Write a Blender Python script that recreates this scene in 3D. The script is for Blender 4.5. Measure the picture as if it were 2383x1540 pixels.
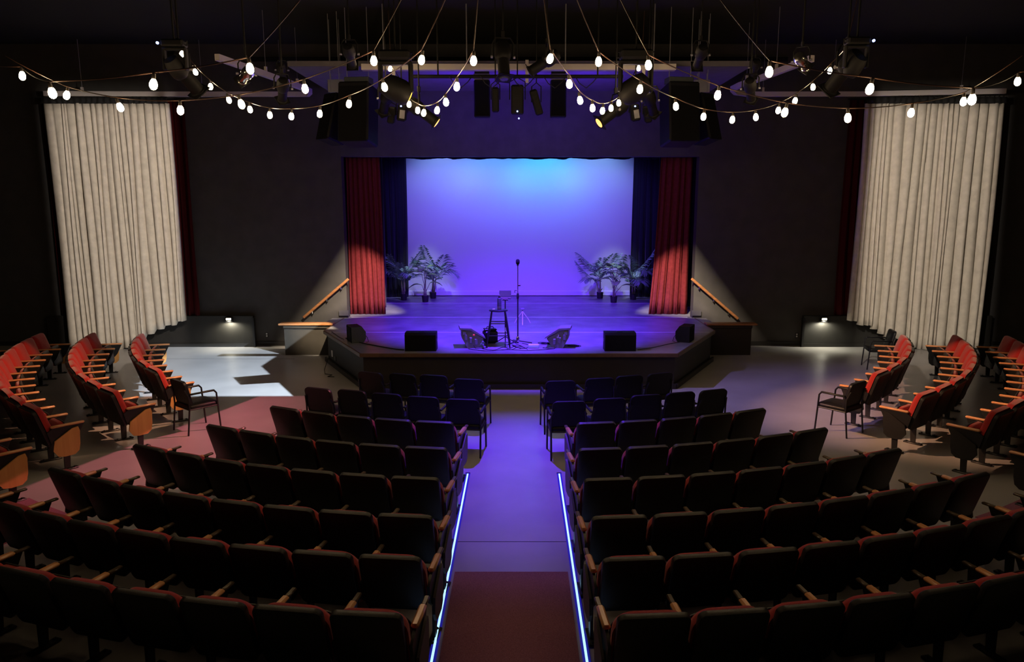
import bpy, math, random
from mathutils import Vector, Matrix
random.seed(7)
for o in list(bpy.data.objects): bpy.data.objects.remove(o, do_unlink=True)
SC = bpy.context.scene
COL = SC.collection
PI = math.pi
# ------------------------------------------------------------------ camera
CAMH, FPX, CXP, CYP = 3.5, 1721.0, 1209.0, 795.0
PITCH = math.atan(315 / FPX)
cd = bpy.data.cameras.new('camera'); cam = bpy.data.objects.new('camera', cd); COL.objects.link(cam)
cd.sensor_fit = 'HORIZONTAL'; cd.sensor_width = 36; cd.lens = 36 * FPX / 2383
cd.shift_x = (1191.5 - CXP) / 2383; cd.shift_y = (CYP - 770) / 2383
cd.clip_start = .05; cd.clip_end = 200
cam.location = (0, 0, CAMH); cam.rotation_euler = (PI / 2 - PITCH, 0, 0)
SC.camera = cam
def at(x, y, Y):
    """point of the hall seen at photograph position (x, y), at distance Y down the hall"""
    xc, yc = (x - CXP) / FPX, (y - CYP) / FPX
    d = math.cos(PITCH) - yc * math.sin(PITCH); w = math.sin(PITCH) + yc * math.cos(PITCH)
    t = Y / d
    return Vector((xc * t, Y, CAMH - w * t))
def on(x, y, h=0.0):
    xc, yc = (x - CXP) / FPX, (y - CYP) / FPX
    d = math.cos(PITCH) - yc * math.sin(PITCH); w = math.sin(PITCH) + yc * math.cos(PITCH)
    t = (CAMH - h) / w
    return Vector((xc * t, d * t, h))
# ------------------------------------------------------------------ world, exposure
wd = bpy.data.worlds.new('world'); SC.world = wd; wd.use_nodes = True
wd.node_tree.nodes['Background'].inputs[0].default_value = (.9, .8, 1, 1)
wd.node_tree.nodes['Background'].inputs[1].default_value = .002
SC.view_settings.view_transform = 'Standard'; SC.view_settings.look = 'None'
SC.view_settings.exposure = 0; SC.view_settings.gamma = 1; SC.view_settings.use_curve_mapping = False
# ------------------------------------------------------------------ stage lighting
def spot(name, loc, aim, power, color, angle, blend=.3, radius=.03, edges=None, bars=None, either=None):
    """a theatre spotlight; edges = shutters, each two points of the hall on the cut, a point on the lit side, and the softness"""
    l = bpy.data.lights.new(name, 'SPOT'); l.energy = power; l.color = color
    l.spot_size = math.radians(angle); l.spot_blend = blend; l.shadow_soft_size = radius
    o = bpy.data.objects.new(name, l); COL.objects.link(o)
    loc = Vector(loc); aim = Vector(aim)
    q = (aim - loc).to_track_quat('-Z', 'Y'); o.location = loc; o.rotation_mode = 'QUATERNION'; o.rotation_quaternion = q
    if edges or bars or either:
        l.use_nodes = True; nt = l.node_tree; N = nt.nodes; L = nt.links
        em = N['Emission']; tc = N.new('ShaderNodeTexCoord')
        inv = q.to_matrix().transposed()
        def math_node(op, a, b=None, clamp=False):
            m = N.new('ShaderNodeMath'); m.operation = op; m.use_clamp = clamp
            for i, v in ((0, a), (1, b)):
                if v is None: continue
                if isinstance(v, (int, float)): m.inputs[i].default_value = v
                else: L.new(v, m.inputs[i])
            return m.outputs[0]
        def half(a, b, inside, soft):
            n = (Vector(a) - loc).cross(Vector(b) - loc).normalized()
            if n.dot(Vector(inside) - loc) < 0: n = -n
            n = inv @ n
            d = N.new('ShaderNodeVectorMath'); d.operation = 'DOT_PRODUCT'
            L.new(tc.outputs['Normal'], d.inputs[0]); d.inputs[1].default_value = n
            return math_node('ADD', math_node('DIVIDE', d.outputs['Value'], soft), .5, True)
        acc = None
        for (a, b, i_, s) in (edges or []):
            h = half(a, b, i_, s); acc = h if acc is None else math_node('MULTIPLY', acc, h)
        for grp in (either or []):
            h = None
            for (a, b, i_, s) in grp:
                k = half(a, b, i_, s); h = k if h is None else math_node('MAXIMUM', h, k)
            acc = h if acc is None else math_node('MULTIPLY', acc, h)
        for bar in (bars or []):
            h = None
            for (a, b, i_, s) in bar:
                k = half(a, b, i_, s); h = k if h is None else math_node('MULTIPLY', h, k)
            h = math_node('SUBTRACT', 1.0, h); acc = h if acc is None else math_node('MULTIPLY', acc, h)
        L.new(acc, em.inputs['Strength'])
    return o
SH = .71            # stage height
VIOLET = (.125, .03, 1.0); BLUE = (.07, .04, 1.0); WARM = (1.0, .72, .42); AMBER = (1.0, .62, .3); COOL = (.72, .84, 1.0); RED = (1.0, .2, .22)
# cyclorama top wash: four light blue units above the stage
for i, (x, c, p) in enumerate(((-2.35, (.22, .37, 1), 160), (-.85, (.13, .42, 1), 180), (.75, (.07, .60, 1), 205), (2.3, (.22, .44, 1), 160))):
    spot('cyc_wash_light', (x, 21.6, 5.6), (x, 23.26, 4.0), p, c, 90, 1, .12, edges=[((-3, 23.26, 2.9), (3, 23.26, 2.9), (0, 23.26, 4), .55)])
for x, p in ((-2.6, 430), (0, 520), (2.6, 430)): spot('stage_blue_wash_light', (x, 21.35, 5.7), (x * .8, 23.26, 1.6), p, VIOLET, 120, .6, .2, edges=[((-3, 23.26, 3.7), (3, 23.26, 3.7), (0, 23.26, 1), .75)])
# front of house
P_WASH = at(1205, 292, 14.2); P_AISLE = at(1174, 190, 12.2); P_AISLE2 = at(1226, 172, 12.4)
P_WL = at(890, 268, 14.0); P_WR = at(1523, 272, 14.0); P_ML = at(958, 226, 11.0); P_MR = at(1446, 229, 11.0)
P_RD = at(1389, 290, 13.0); P_PR = at(1022, 290, 13.0); P_CL = at(560, 190, 9.5); P_CR = at(1878, 160, 9.5)
P_TL = at(657, 238, 12.0); P_TR = at(1748, 238, 12.0)
spot('stage_wash_light', P_WASH, (0, 17.0, .7), 6000, (.11, .02, 1), 84, .6, .06)
spot('stage_pool_light', at(1248, 262, 14.2), (.1, 17.3, .7), 800, (.42, .46, 1), 48, 1, .05)
spot('aisle_light', P_AISLE, (.1, 9.9, 0), 2900, (.11, .02, 1), 54, 1, .04)
def fl(x, y, h=0): return on(x, y, h)
spot('warm_left_light', P_WL, (-4.5, 18.4, 1.2), 6200, (1, .8, .58), 31, .35, .02, edges=[(at(728, 735, 18.6), at(815, 600, 18.6), at(800, 720, 18.6), .12)], either=[[(on(780, 740, SH), at(905, 706, 18.9), at(830, 640, 18.9), .06), (at(768, 700, 17.4), at(768, 800, 17.4), at(700, 760, 17.4), .02)]])
spot('warm_right_light', P_WR, (4.55, 18.4, 1.2), 5200, (1, .8, .58), 31, .35, .02, edges=[(at(1604, 600, 18.6), at(1700, 740, 18.6), at(1615, 720, 18.6), .12), (on(1640, 740, SH), at(1510, 706, 18.9), at(1580, 640, 18.9), .06)])
LP = fl(520, 900)
spot('cool_floor_light', P_MR, (-6.2, 15.6, 0), 13500, COOL, 52, .4, .01,
     edges=[(fl(300, 922), fl(700, 921), LP, .012), (fl(380, 807), fl(700, 803), LP, .008), (fl(345, 800), fl(300, 960), LP, .01)],
     either=[[(fl(681, 921), fl(648, 890), LP, .004), (fl(607, 852), fl(667, 812), fl(560, 815), .004)]],
     bars=[[(fl(660, 828.5), fl(505, 828.5), fl(580, 825), .002), (fl(505, 823), fl(660, 823), fl(580, 825), .002), (fl(505, 828), fl(520, 822), fl(580, 825), .002)],
           [(fl(648, 890), fl(559, 895), fl(600, 884), .003), (fl(559, 895), fl(542, 878), fl(600, 884), .003), (fl(542, 878), fl(625, 871), fl(600, 884), .003)]])
spot('red_floor_light', P_RD, (-5.0, 11.2, 0), 3200, (1, .23, .29), 52, 1, .015,
     edges=[(fl(700, 921), fl(300, 922), fl(500, 1000), .012), (fl(440, 985), fl(40, 1140), fl(560, 1100), .004), (fl(690, 925), fl(640, 1040), fl(500, 1000), .14)])
spot('amber_left_light', P_AISLE2, (-8.0, 12.0, .6), 3300, (1, .50, .28), 36, .9, .02, edges=[(on(330, 800, .6), on(0, 826, .6), on(150, 950, .6), .012), (fl(300, 800), fl(420, 1010), fl(200, 900), .02)])
spot('amber_right_light', P_ML, (7.9, 12.2, .6), 3600, (1, .50, .27), 38, .6, .02, edges=[(on(2095, 797, .6), on(2383, 830, .6), on(2200, 950, .6), .012)])
spot('violet_right_light', P_PR, (5.2, 13.2, 0), 1300, (.36, .26, 1), 46, 1, .04, edges=[(on(2075, 800, .3), on(1935, 1010, .3), fl(1700, 900), .03)])
def frame(x0, x1, y0, y1):
    K = lambda x, y: at(x, y, 18.05); c = K((x0[0] + x1[0]) / 2, (y0 + y1) / 2)
    return [(K(x0[0], y0), K(x0[1], y1), c, .02), (K(x1[0], y0), K(x1[1], y1), c, .02), (K(x0[0], y0), K(x1[0], y0), c, .06)]
spot('curtain_left_light', P_CL, (-9.7, 18, 2.9), 2700, (1, .87, .75), 50, .8, .05, edges=frame((107, 165), (402, 438), 215, 810))
spot('curtain_right_light', P_CR, (9.8, 18, 2.9), 2400, (1, .87, .73), 50, .8, .05, edges=frame((2042, 1990), (2333, 2285), 215, 810))
for x in (-1.3, .05, 1.4): spot('ceiling_blue_light', (x, 15.9, 5.35), (x, 17.0, 6.25), 85, (.12, .03, 1), 165, 1, .1)  # added upward lamps with no fixture, tinting the soffit and header violet
for x in (-2.9, 2.9): spot('plant_light', (x * .95, 21.3, 5.5), (x * 1.02, 22.8, .75), 520, (.75, .88, 1), 30, .9, .05)
# ------------------------------------------------------------------ materials
def mat(name, col, rough=.5, metal=0, var=0, vscale=20, bump=0, bscale=60, emit=None, estr=0, spec=.5, trans=0, sheen=0):
    m = bpy.data.materials.new(name); m.use_nodes = True; nt = m.node_tree; N = nt.nodes; L = nt.links
    b = N['Principled BSDF']
    b.inputs['Base Color'].default_value = (*col, 1); b.inputs['Roughness'].default_value = rough
    b.inputs['Metallic'].default_value = metal; b.inputs['Specular IOR Level'].default_value = spec
    if sheen: b.inputs['Sheen Weight'].default_value = sheen
    if trans: b.inputs['Transmission Weight'].default_value = trans
    if var or bump:
        tc = N.new('ShaderNodeTexCoord')
    if var:
        n = N.new('ShaderNodeTexNoise'); n.inputs['Scale'].default_value = vscale; n.inputs['Detail'].default_value = 6
        L.new(tc.outputs['Object'], n.inputs['Vector'])
        r = N.new('ShaderNodeMapRange'); r.inputs[1].default_value = .3; r.inputs[2].default_value = .7
        r.inputs[3].default_value = 1 - var; r.inputs[4].default_value = 1 + var
        L.new(n.outputs['Fac'], r.inputs[0])
        mx = N.new('ShaderNodeVectorMath'); mx.operation = 'SCALE'; mx.inputs[0].default_value = col
        L.new(r.outputs[0], mx.inputs['Scale']); L.new(mx.outputs[0], b.inputs['Base Color'])
    if bump:
        n2 = N.new('ShaderNodeTexNoise'); n2.inputs['Scale'].default_value = bscale; n2.inputs['Detail'].default_value = 4
        L.new(tc.outputs['Object'], n2.inputs['Vector'])
        bp = N.new('ShaderNodeBump'); bp.inputs['Strength'].default_value = bump; bp.inputs['Distance'].default_value = .01
        L.new(n2.outputs['Fac'], bp.inputs['Height']); L.new(bp.outputs[0], b.inputs['Normal'])
    if emit:
        b.inputs['Emission Color'].default_value = (*emit, 1); b.inputs['Emission Strength'].default_value = estr
    return m
def wood(name, c1, c2, rough=.4, scale=6, axis=0):
    m = bpy.data.materials.new(name); m.use_nodes = True; nt = m.node_tree; N = nt.nodes; L = nt.links; b = N['Principled BSDF']
    tc = N.new('ShaderNodeTexCoord'); mp = N.new('ShaderNodeMapping'); s = [scale * 6] * 3; s[axis] = scale * .6
    mp.inputs['Scale'].default_value = s; L.new(tc.outputs['Object'], mp.inputs[0])
    n = N.new('ShaderNodeTexNoise'); n.inputs['Scale'].default_value = 1; n.inputs['Detail'].default_value = 8; n.inputs['Distortion'].default_value = .8
    L.new(mp.outputs[0], n.inputs['Vector']); r = N.new('ShaderNodeValToRGB')
    r.color_ramp.elements[0].position = .3; r.color_ramp.elements[1].position = .7
    r.color_ramp.elements[0].color = (*c1, 1); r.color_ramp.elements[1].color = (*c2, 1)
    L.new(n.outputs['Fac'], r.inputs[0]); L.new(r.outputs[0], b.inputs['Base Color']); b.inputs['Roughness'].default_value = rough
    return m
M = dict(
    wall=mat('black_paint_wall', (.054, .051, .049), .75, var=.15, vscale=3, bump=.15, bscale=90),
    header=mat('charcoal_paint', (.07, .068, .072), .8, var=.12, vscale=4),
    soffit=mat('dark_soffit_paint', (.16, .15, .17), .8, var=.1, vscale=4),
    ceiling=mat('black_ceiling_paint', (.006, .006, .006), .9),
    floor=mat('grey_painted_concrete', (.40, .39, .38), .3, var=.10, vscale=1.3, bump=.04, bscale=30),
    joint=mat('dark_floor_joint', (.05, .045, .05), .7),
    carpet=mat('maroon_carpet', (.32, .13, .19), .95, var=.35, vscale=160, bump=.6, bscale=300, spec=.1),
    stage=mat('black_stage_paint', (.19, .19, .20), .42, var=.25, vscale=2.2, bump=.05, bscale=40),
    tape=mat('pale_seam_line', (.75, .75, .75), .6),
    fascia=mat('dark_stage_fascia', (.016, .013, .010), .6, var=.15, vscale=5),
    nosing=mat('brown_stage_nosing', (.10, .055, .03), .45, var=.2, vscale=8),
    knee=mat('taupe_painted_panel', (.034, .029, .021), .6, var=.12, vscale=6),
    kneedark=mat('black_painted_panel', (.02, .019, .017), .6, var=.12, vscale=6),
    cyc=mat('white_cyclorama_cloth', (.75, .75, .75), .9, spec=.1),
    black_cloth=mat('black_velour', (.012, .012, .016), .95, sheen=.3, spec=.1, var=.2, vscale=30),
    red_cloth=mat('red_velour', (.14, .020, .024), .9, spec=.04, var=.15, vscale=14),
    red_dark=mat('maroon_drape', (.05, .004, .005), .9, spec=.1),
    white_cloth=mat('cream_muslin', (.60, .55, .47), .9, var=.10, vscale=7, bump=.1, bscale=40, spec=.1),
    track=mat('white_enamel_track', (.62, .58, .55), .4),
    heading=mat('black_curtain_heading', (.01, .01, .01), .9),
    rail=wood('oak_rail', (.26, .10, .035), (.42, .19, .075), .35, 5, 0),
    arm=wood('oak_armrest', (.58, .25, .105), (.74, .38, .18), .27, 7, 1),
    armcap=mat('dark_brown_arm_tip', (.11, .075, .045), .3),
    panel=wood('birch_end_panel', (.55, .26, .075), (.66, .34, .11), .4, 3, 2),
    shell=mat('black_seat_shell', (.014, .013, .012), .42, var=.2, vscale=40, bump=.2, bscale=220),
    cushion=mat('red_seat_fabric', (.36, .022, .02), .9, sheen=.3, var=.15, vscale=120, bump=.25, bscale=350, spec=.15),
    steel=mat('black_powder_steel', (.012, .012, .013), .38),
    vinyl=mat('black_vinyl', (.008, .008, .009), .45, spec=.3, bump=.1, bscale=120),
    bulb=mat('lit_bulb_glass', (1, .85, .6), .2, emit=(1, .70, .38), estr=100),
    socket=mat('black_socket', (.02, .015, .012), .5),
    cord=mat('brown_cord', (.05, .025, .016), .4),
    fixture=mat('black_fixture_metal', (.006, .0055, .0055), .6, spec=.25),
    chrome=mat('polished_chrome', (.75, .72, .66), .18, metal=1),
    grey=mat('grey_aluminium', (.30, .30, .33), .4, metal=.6),
    lens=mat('dark_lens_glass', (.05, .05, .06), .06),
    lens_amber=mat('amber_lens_glow', (1, .4, .1), .2, emit=(1, .38, .08), estr=3.2),
    lens_gold=mat('golden_lens_glow', (1, .6, .1), .2, emit=(1, .55, .06), estr=2.2),
    lens_warm=mat('warm_lens_glow', (1, .8, .6), .2, emit=(1, .78, .5), estr=2.5),
    led_blue=mat('blue_indicator', (.2, .3, 1), .3, emit=(.25, .35, 1), estr=9),
    led_strip=mat('cyan_led_core', (.7, .9, 1), .3, emit=(.40, .76, 1), estr=1.4),
    led_side=mat('blue_led_diffuser', (.02, .02, .25), .4, emit=(.02, .02, .6), estr=.35),
    step=mat('step_light_lens', (1, 1, .9), .3, emit=(1, .95, .75), estr=9),
    endpanel=mat('dark_laminate_panel', (.09, .075, .08), .5, var=.1, vscale=20),
    white=mat('white_plastic', (.7, .7, .68), .4),
    plastic=mat('grey_black_plastic', (.17, .18, .185), .42, bump=.15, bscale=200),
    box=mat('black_textured_box', (.006, .006, .008), .6, spec=.25, bump=.2, bscale=200),
    boxside=mat('slate_box_side', (.05, .06, .07), .55, var=.1, vscale=30),
    grille=mat('black_speaker_grille', (.005, .005, .006), .85, spec=.15, bump=.4, bscale=500),
    stool=mat('dark_stained_wood', (.012, .010, .014), .3),
    screen=mat('dark_tablet_back', (.05, .05, .05), .4),
    palecyan=mat('pale_cyan_plastic', (.55, .8, .85), .4),
    redmark=mat('red_badge', (.8, .06, .03), .4, emit=(1, .1, .03), estr=.25),
    palm=mat('palm_leaf_green', (.19, .32, .21), .45, var=.3, vscale=30),
    leaf=mat('broad_leaf_green', (.20, .36, .10), .4, var=.3, vscale=18),
    stem=mat('plant_stem', (.20, .17, .12), .7, var=.2, vscale=40),
    pot=mat('black_plant_pot', (.022, .020, .020), .5),
    soil=mat('potting_soil', (.03, .02, .015), .95),
)
# ------------------------------------------------------------------ mesh helpers
class MB:
    def __init__(s, X=None): s.v = []; s.f = []; s.X = X
    def add(s, vs, fs):
        n = len(s.v)
        for p in vs:
            p = Vector(p); s.v.append(s.X @ p if s.X else p)
        s.f += [[i + n for i in f] for f in fs]; return s
    def box(s, c, d, bev=0, rz=0, rx=0):
        x, y, z = d[0] / 2, d[1] / 2, d[2] / 2
        R = Matrix.Translation(c) @ Matrix.Rotation(rz, 4, 'Z') @ Matrix.Rotation(rx, 4, 'X')
        if not bev:
            vs = [R @ Vector((a * x, b * y, k * z)) for k in (-1, 1) for a, b in ((-1, -1), (1, -1), (1, 1), (-1, 1))]
            return s.add(vs, [(3, 2, 1, 0), (4, 5, 6, 7), (0, 1, 5, 4), (1, 2, 6, 5), (2, 3, 7, 6), (3, 0, 4, 7)])
        b = min(bev, x * .9, y * .9, z * .9)
        rings = [(-z, -b), (-z + b, 0), (z - b, 0), (z, -b)]
        vs = []
        for zz, k in rings:
            for a, c2 in ((-1, -1), (1, -1), (1, 1), (-1, 1)):
                px, py = (x + k), (y + k)
                if k == 0:
                    pts = [(a * (x - b), c2 * y), (a * x, c2 * (y - b))] if a * c2 < 0 else [(a * x, c2 * (y - b)), (a * (x - b), c2 * y)]
                    if (a, c2) == (-1, -1): pts = [(-x, -y + b), (-x + b, -y)]
                    elif (a, c2) == (1, -1): pts = [(x - b, -y), (x, -y + b)]
                    elif (a, c2) == (1, 1): pts = [(x, y - b), (x - b, y)]
                    else: pts = [(-x + b, y), (-x, y - b)]
                else:
                    pts = [(a * (x - b), c2 * (y - b))] * 2
                vs += [R @ Vector((p[0], p[1], zz)) for p in pts]
        fs = [tuple(range(7, -1, -1)), tuple(range(24, 32))]
        for r in range(3):
            for i in range(8): fs.append((r * 8 + i, r * 8 + (i + 1) % 8, r * 8 + 8 + (i + 1) % 8, r * 8 + 8 + i))
        return s.add(vs, fs)
    def cyl(s, a, b, r1, r2=None, n=12, cap=True):
        a, b = Vector(a), Vector(b); r2 = r1 if r2 is None else r2
        d = (b - a).normalized(); u = d.orthogonal().normalized(); w = d.cross(u)
        vs = []
        for p, r in ((a, r1), (b, r2)):
            vs += [p + (u * math.cos(2 * PI * i / n) + w * math.sin(2 * PI * i / n)) * r for i in range(n)]
        fs = [(i, (i + 1) % n, n + (i + 1) % n, n + i) for i in range(n)]
        if cap: fs += [tuple(range(n - 1, -1, -1)), tuple(range(n, 2 * n))]
        return s.add(vs, fs)
    def tube(s, pts, r, n=8):
        pts = [Vector(p) for p in pts]; vs = []; fs = []
        u = None
        for i, p in enumerate(pts):
            d = (pts[min(i + 1, len(pts) - 1)] - pts[max(i - 1, 0)]).normalized()
            u = d.orthogonal().normalized() if u is None else (u - d * u.dot(d)).normalized()
            w = d.cross(u); rr = r[i] if isinstance(r, (list, tuple)) else r
            vs += [p + (u * math.cos(2 * PI * k / n) + w * math.sin(2 * PI * k / n)) * rr for k in range(n)]
        for i in range(len(pts) - 1):
            for k in range(n): fs.append((i * n + k, i * n + (k + 1) % n, (i + 1) * n + (k + 1) % n, (i + 1) * n + k))
        fs += [tuple(range(n - 1, -1, -1)), tuple(range((len(pts) - 1) * n, len(pts) * n))]
        return s.add(vs, fs)
    def lathe(s, prof, n=16, X=None):
        vs = []; fs = []
        for r, z in prof:
            vs += [Vector((r * math.cos(2 * PI * i / n), r * math.sin(2 * PI * i / n), z)) for i in range(n)]
        for j in range(len(prof) - 1):
            for i in range(n): fs.append((j * n + i, j * n + (i + 1) % n, (j + 1) * n + (i + 1) % n, (j + 1) * n + i))
        fs += [tuple(range(n - 1, -1, -1)), tuple(range((len(prof) - 1) * n, len(prof) * n))]
        if X: vs = [X @ v for v in vs]
        return s.add(vs, fs)
    def prism(s, poly, a, b, axis='Y'):
        """polygon (p, q) extruded from a to b along axis"""
        def pt(p, t): return {'Y': (p[0], t, p[1]), 'Z': (p[0], p[1], t), 'X': (t, p[0], p[1])}[axis]
        n = len(poly); vs = [pt(p, a) for p in poly] + [pt(p, b) for p in poly]
        fs = [tuple(range(n)), tuple(range(2 * n - 1, n - 1, -1))] + [(i + n, (i + 1) % n + n, (i + 1) % n, i) for i in range(n)]
        return s.add(vs, fs)
    def mesh(s, name, m, smooth=None):
        me = bpy.data.meshes.new(name); me.from_pydata(s.v, [], s.f)
        import bmesh
        bm = bmesh.new(); bm.from_mesh(me); bmesh.ops.recalc_face_normals(bm, faces=bm.faces); bm.to_mesh(me); bm.free()
        me.materials.append(m)
        if smooth is not None: me.shade_smooth() if smooth >= 180 else me.set_sharp_from_angle(angle=math.radians(smooth))
        return me
    def build(s, name, m, parent=None, smooth=None, loc=(0, 0, 0)):
        return ob(name, s.mesh(name, m, smooth), parent, loc)
def ob(name, me, parent=None, loc=(0, 0, 0), rz=0):
    o = bpy.data.objects.new(name, me); COL.objects.link(o); o.location = loc; o.rotation_euler = (0, 0, rz)
    if parent: o.parent = parent
    return o
def tag(o, label, cat, group=None):
    o['label'] = label; o['category'] = cat
    if group: o['group'] = group
    return o
def thing(name, label, cat, loc=(0, 0, 0), rz=0, group=None):
    return tag(ob(name, None, None, loc, rz), label, cat, group)
def struct(o): o['kind'] = 'structure'; return o
def roundrect(w, h, rt, rb, n=5):
    """outline, centre bottom at origin"""
    pts = []
    for cx, cy, r, a0 in ((w / 2 - rb, rb, rb, -90), (w / 2 - rt, h - rt, rt, 0), (-w / 2 + rt, h - rt, rt, 90), (-w / 2 + rb, rb, rb, 180)):
        for i in range(n + 1):
            a = math.radians(a0 + 90 * i / n); pts.append((cx + r * math.cos(a), cy + r * math.sin(a)))
    return pts
def pad(mb, outline, t, bulge, inset=.02, X=None):
    """cushion: outline in local x,z; thickness along +y with a soft bulged front"""
    X = X or Matrix.Identity(4); n = len(outline)
    cx = sum(p[0] for p in outline) / n; cz = sum(p[1] for p in outline) / n
    rings = [(1, 0), (1, t * .55), (1 - inset * 2.2, t), (.55, t + bulge * .75), (.0001, t + bulge)]
    vs = []; fs = []
    for k, y in rings: vs += [X @ Vector((cx + (p[0] - cx) * k, y, cz + (p[1] - cz) * k)) for p in outline]
    for j in range(len(rings) - 1):
        for i in range(n): fs.append((j * n + i, j * n + (i + 1) % n, (j + 1) * n + (i + 1) % n, (j + 1) * n + i))
    fs.append(tuple(range(n - 1, -1, -1)))
    return mb.add(vs, fs)
ORD = ['first', 'second', 'third', 'fourth', 'fifth', 'sixth', 'seventh', 'eighth', 'ninth', 'tenth', 'eleventh', 'twelfth', 'thirteenth', 'fourteenth']
WY = 18.6           # hall face of the proscenium wall
# ------------------------------------------------------------------ the room
fo = struct(MB().box((0, 7.2, -.1), (28, 23.2, .2)).build('floor', M['floor']))
MB().box((-.1, 7.34, .0012), (1.2, .008, .0024)).build('floor_joint', M['joint'], fo)
MB().box((-7.0, 16.9, .0012), (3.5, .008, .0024)).build('floor_joint', M['joint'], fo)
struct(MB().box((0, 7.2, 7.35), (28, 23.2, .1)).build('ceiling', M['ceiling']))
struct(MB().box((-13.9, 7.2, 3.65), (.2, 23.2, 7.3)).build('wall_left', M['wall']))
struct(MB().box((13.9, 7.2, 3.65), (.2, 23.2, 7.3)).build('wall_right', M['wall']))
struct(MB().box((0, -4.3, 3.65), (28, .2, 7.3)).build('wall_rear', M['wall']))
PL, PR, PT = -4.37, 4.40, 4.70
struct(MB().box(((PL - 14) / 2, WY + .15, 3.65), (14 + PL, .3, 7.3)).build('wall_front_left', M['wall']))
struct(MB().box(((PR + 14) / 2, WY + .15, 3.65), (14 - PR, .3, 7.3)).build('wall_front_right', M['wall']))
struct(MB().box(((PL + PR) / 2, WY + .15, (PT + 7.3) / 2), (PR - PL, .3, 7.3 - PT)).build('wall_header', M['header']))
struct(MB().box((0, 17.0, 6.28), (9.2, 3.2, .1)).build('ceiling_soffit', M['soffit']))
# stage house
struct(MB().box((-6.3, 21.2, 3.4), (.2, 4.9, 7)).build('wall_stage_left', M['wall']))
struct(MB().box((6.3, 21.2, 3.4), (.2, 4.9, 7)).build('wall_stage_right', M['wall']))
struct(MB().box((0, 23.75, 3.4), (12.8, .2, 7)).build('wall_stage_rear', M['wall']))
struct(MB().box((0, 21.2, 6.95), (12.8, 5.3, .1)).build('ceiling_stage', M['ceiling']))
for side, x0, x1 in (('left', -13.8, -5.7), ('right', 5.62, 13.8)):
    struct(MB().box(((x0 + x1) / 2, WY - .02, .055), (x1 - x0, .04, .11)).build('baseboard_' + side, M['kneedark']))
for k, x in ((1, PL + .02), (2, PR - .02)):
    struct(MB().box((x - .1 * (1 if x < 0 else -1), WY - .03, SH + .13), (.24, .05, .13)).build('trim_%d' % k, M['header']))
# carpets
def carpet(pts, label):
    tag(MB().prism([(p[0], p[1]) for p in pts], .0, .008, 'Z').build('carpet', M['carpet']), label, 'carpet')
carpet([(-.63, 2.6), (.47, 2.6), (.47, 6.67), (-.63, 6.67)], 'maroon carpet runner in the centre aisle between the glowing strips')
for sgn, nm in ((-1, 'left'), (1, 'right')):
    C2 = Vector((.08, 17.5)); pts = []
    for r in (10.83, 14.5):
        row = [(C2.x + sgn * r * math.sin(math.radians(a)), C2.y - r * math.cos(math.radians(a))) for a in (28.3, 29.5, 31, 32.5, 34)]
        pts += row if r < 12 else row[::-1]
    carpet(pts, 'maroon carpet in the side aisle by the %s wing seats' % nm)
# ------------------------------------------------------------------ stage
st = thing('stage', 'dark raised stage with chamfered front corners and brown edge', 'stage')
outer = [(-3.06, 14.0), (3.04, 14.0), (4.43, 16.65), (4.43, 18.6), (4.37, 18.9), (6.2, 18.9), (6.2, 23.65), (-6.2, 23.65), (-6.2, 18.9), (-4.35, 18.9), (-4.44, 18.6), (-4.44, 16.65)]
MB().prism(outer, SH - .05, SH, 'Z').build('stage_floor', M['stage'], st)
inn = [(-3.03, 14.05), (3.01, 14.05), (4.38, 16.66), (4.38, 18.59), (-4.39, 18.59), (-4.39, 16.66)]
MB().prism(inn, 0, SH - .05, 'Z').build('stage_fascia', M['fascia'], st)
no = MB()
rim = [(-4.46, 18.55), (-4.46, 16.64), (-3.07, 13.98), (3.05, 13.98), (4.45, 16.64), (4.45, 18.55)]
for a, b in zip(rim, rim[1:]):
    a, b = Vector((*a, 0)), Vector((*b, 0)); d = b - a
    no.box(((a + b) / 2) + Vector((0, 0, SH - .035)), (d.length + .02, .035, .076), .008, rz=math.atan2(d.y, d.x))
no.build('stage_nosing', M['nosing'], st)
for y, x0, x1 in ((16.43, -4.28, 4.28), (18.72, -4.3, 4.3), (21.5, -4.6, 4.6)):
    MB().box(((x0 + x1) / 2, y, SH + .0015), (x1 - x0, .022, .003)).build('seam_line', M['tape'], st)
sk = MB()
for a, b in zip(rim[1:5], rim[2:5]):
    a, b = Vector((*a, 0)), Vector((*b, 0)); d = b - a
    sk.box(((a + b) / 2) + Vector((0, .03, .05)), (d.length - .02, .04, .1), rz=math.atan2(d.y, d.x))
sk.build('skirting', M['fascia'], st)
# outlet box on the left chamfer of the stage
n_ = Vector((-.886, -.463, 0))
q = Vector((-4.08, 15.9, .33)) + n_ * .03
MB().box(q, (.05, .02, .14), .004, rz=math.radians(-62)).build('outlet_plate', M['white'], st)
MB().box(q + Vector((.13, -.25, -.06)), (.12, .02, .1), .004, rz=math.radians(-62)).build('socket_box', M['steel'], st)
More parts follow.
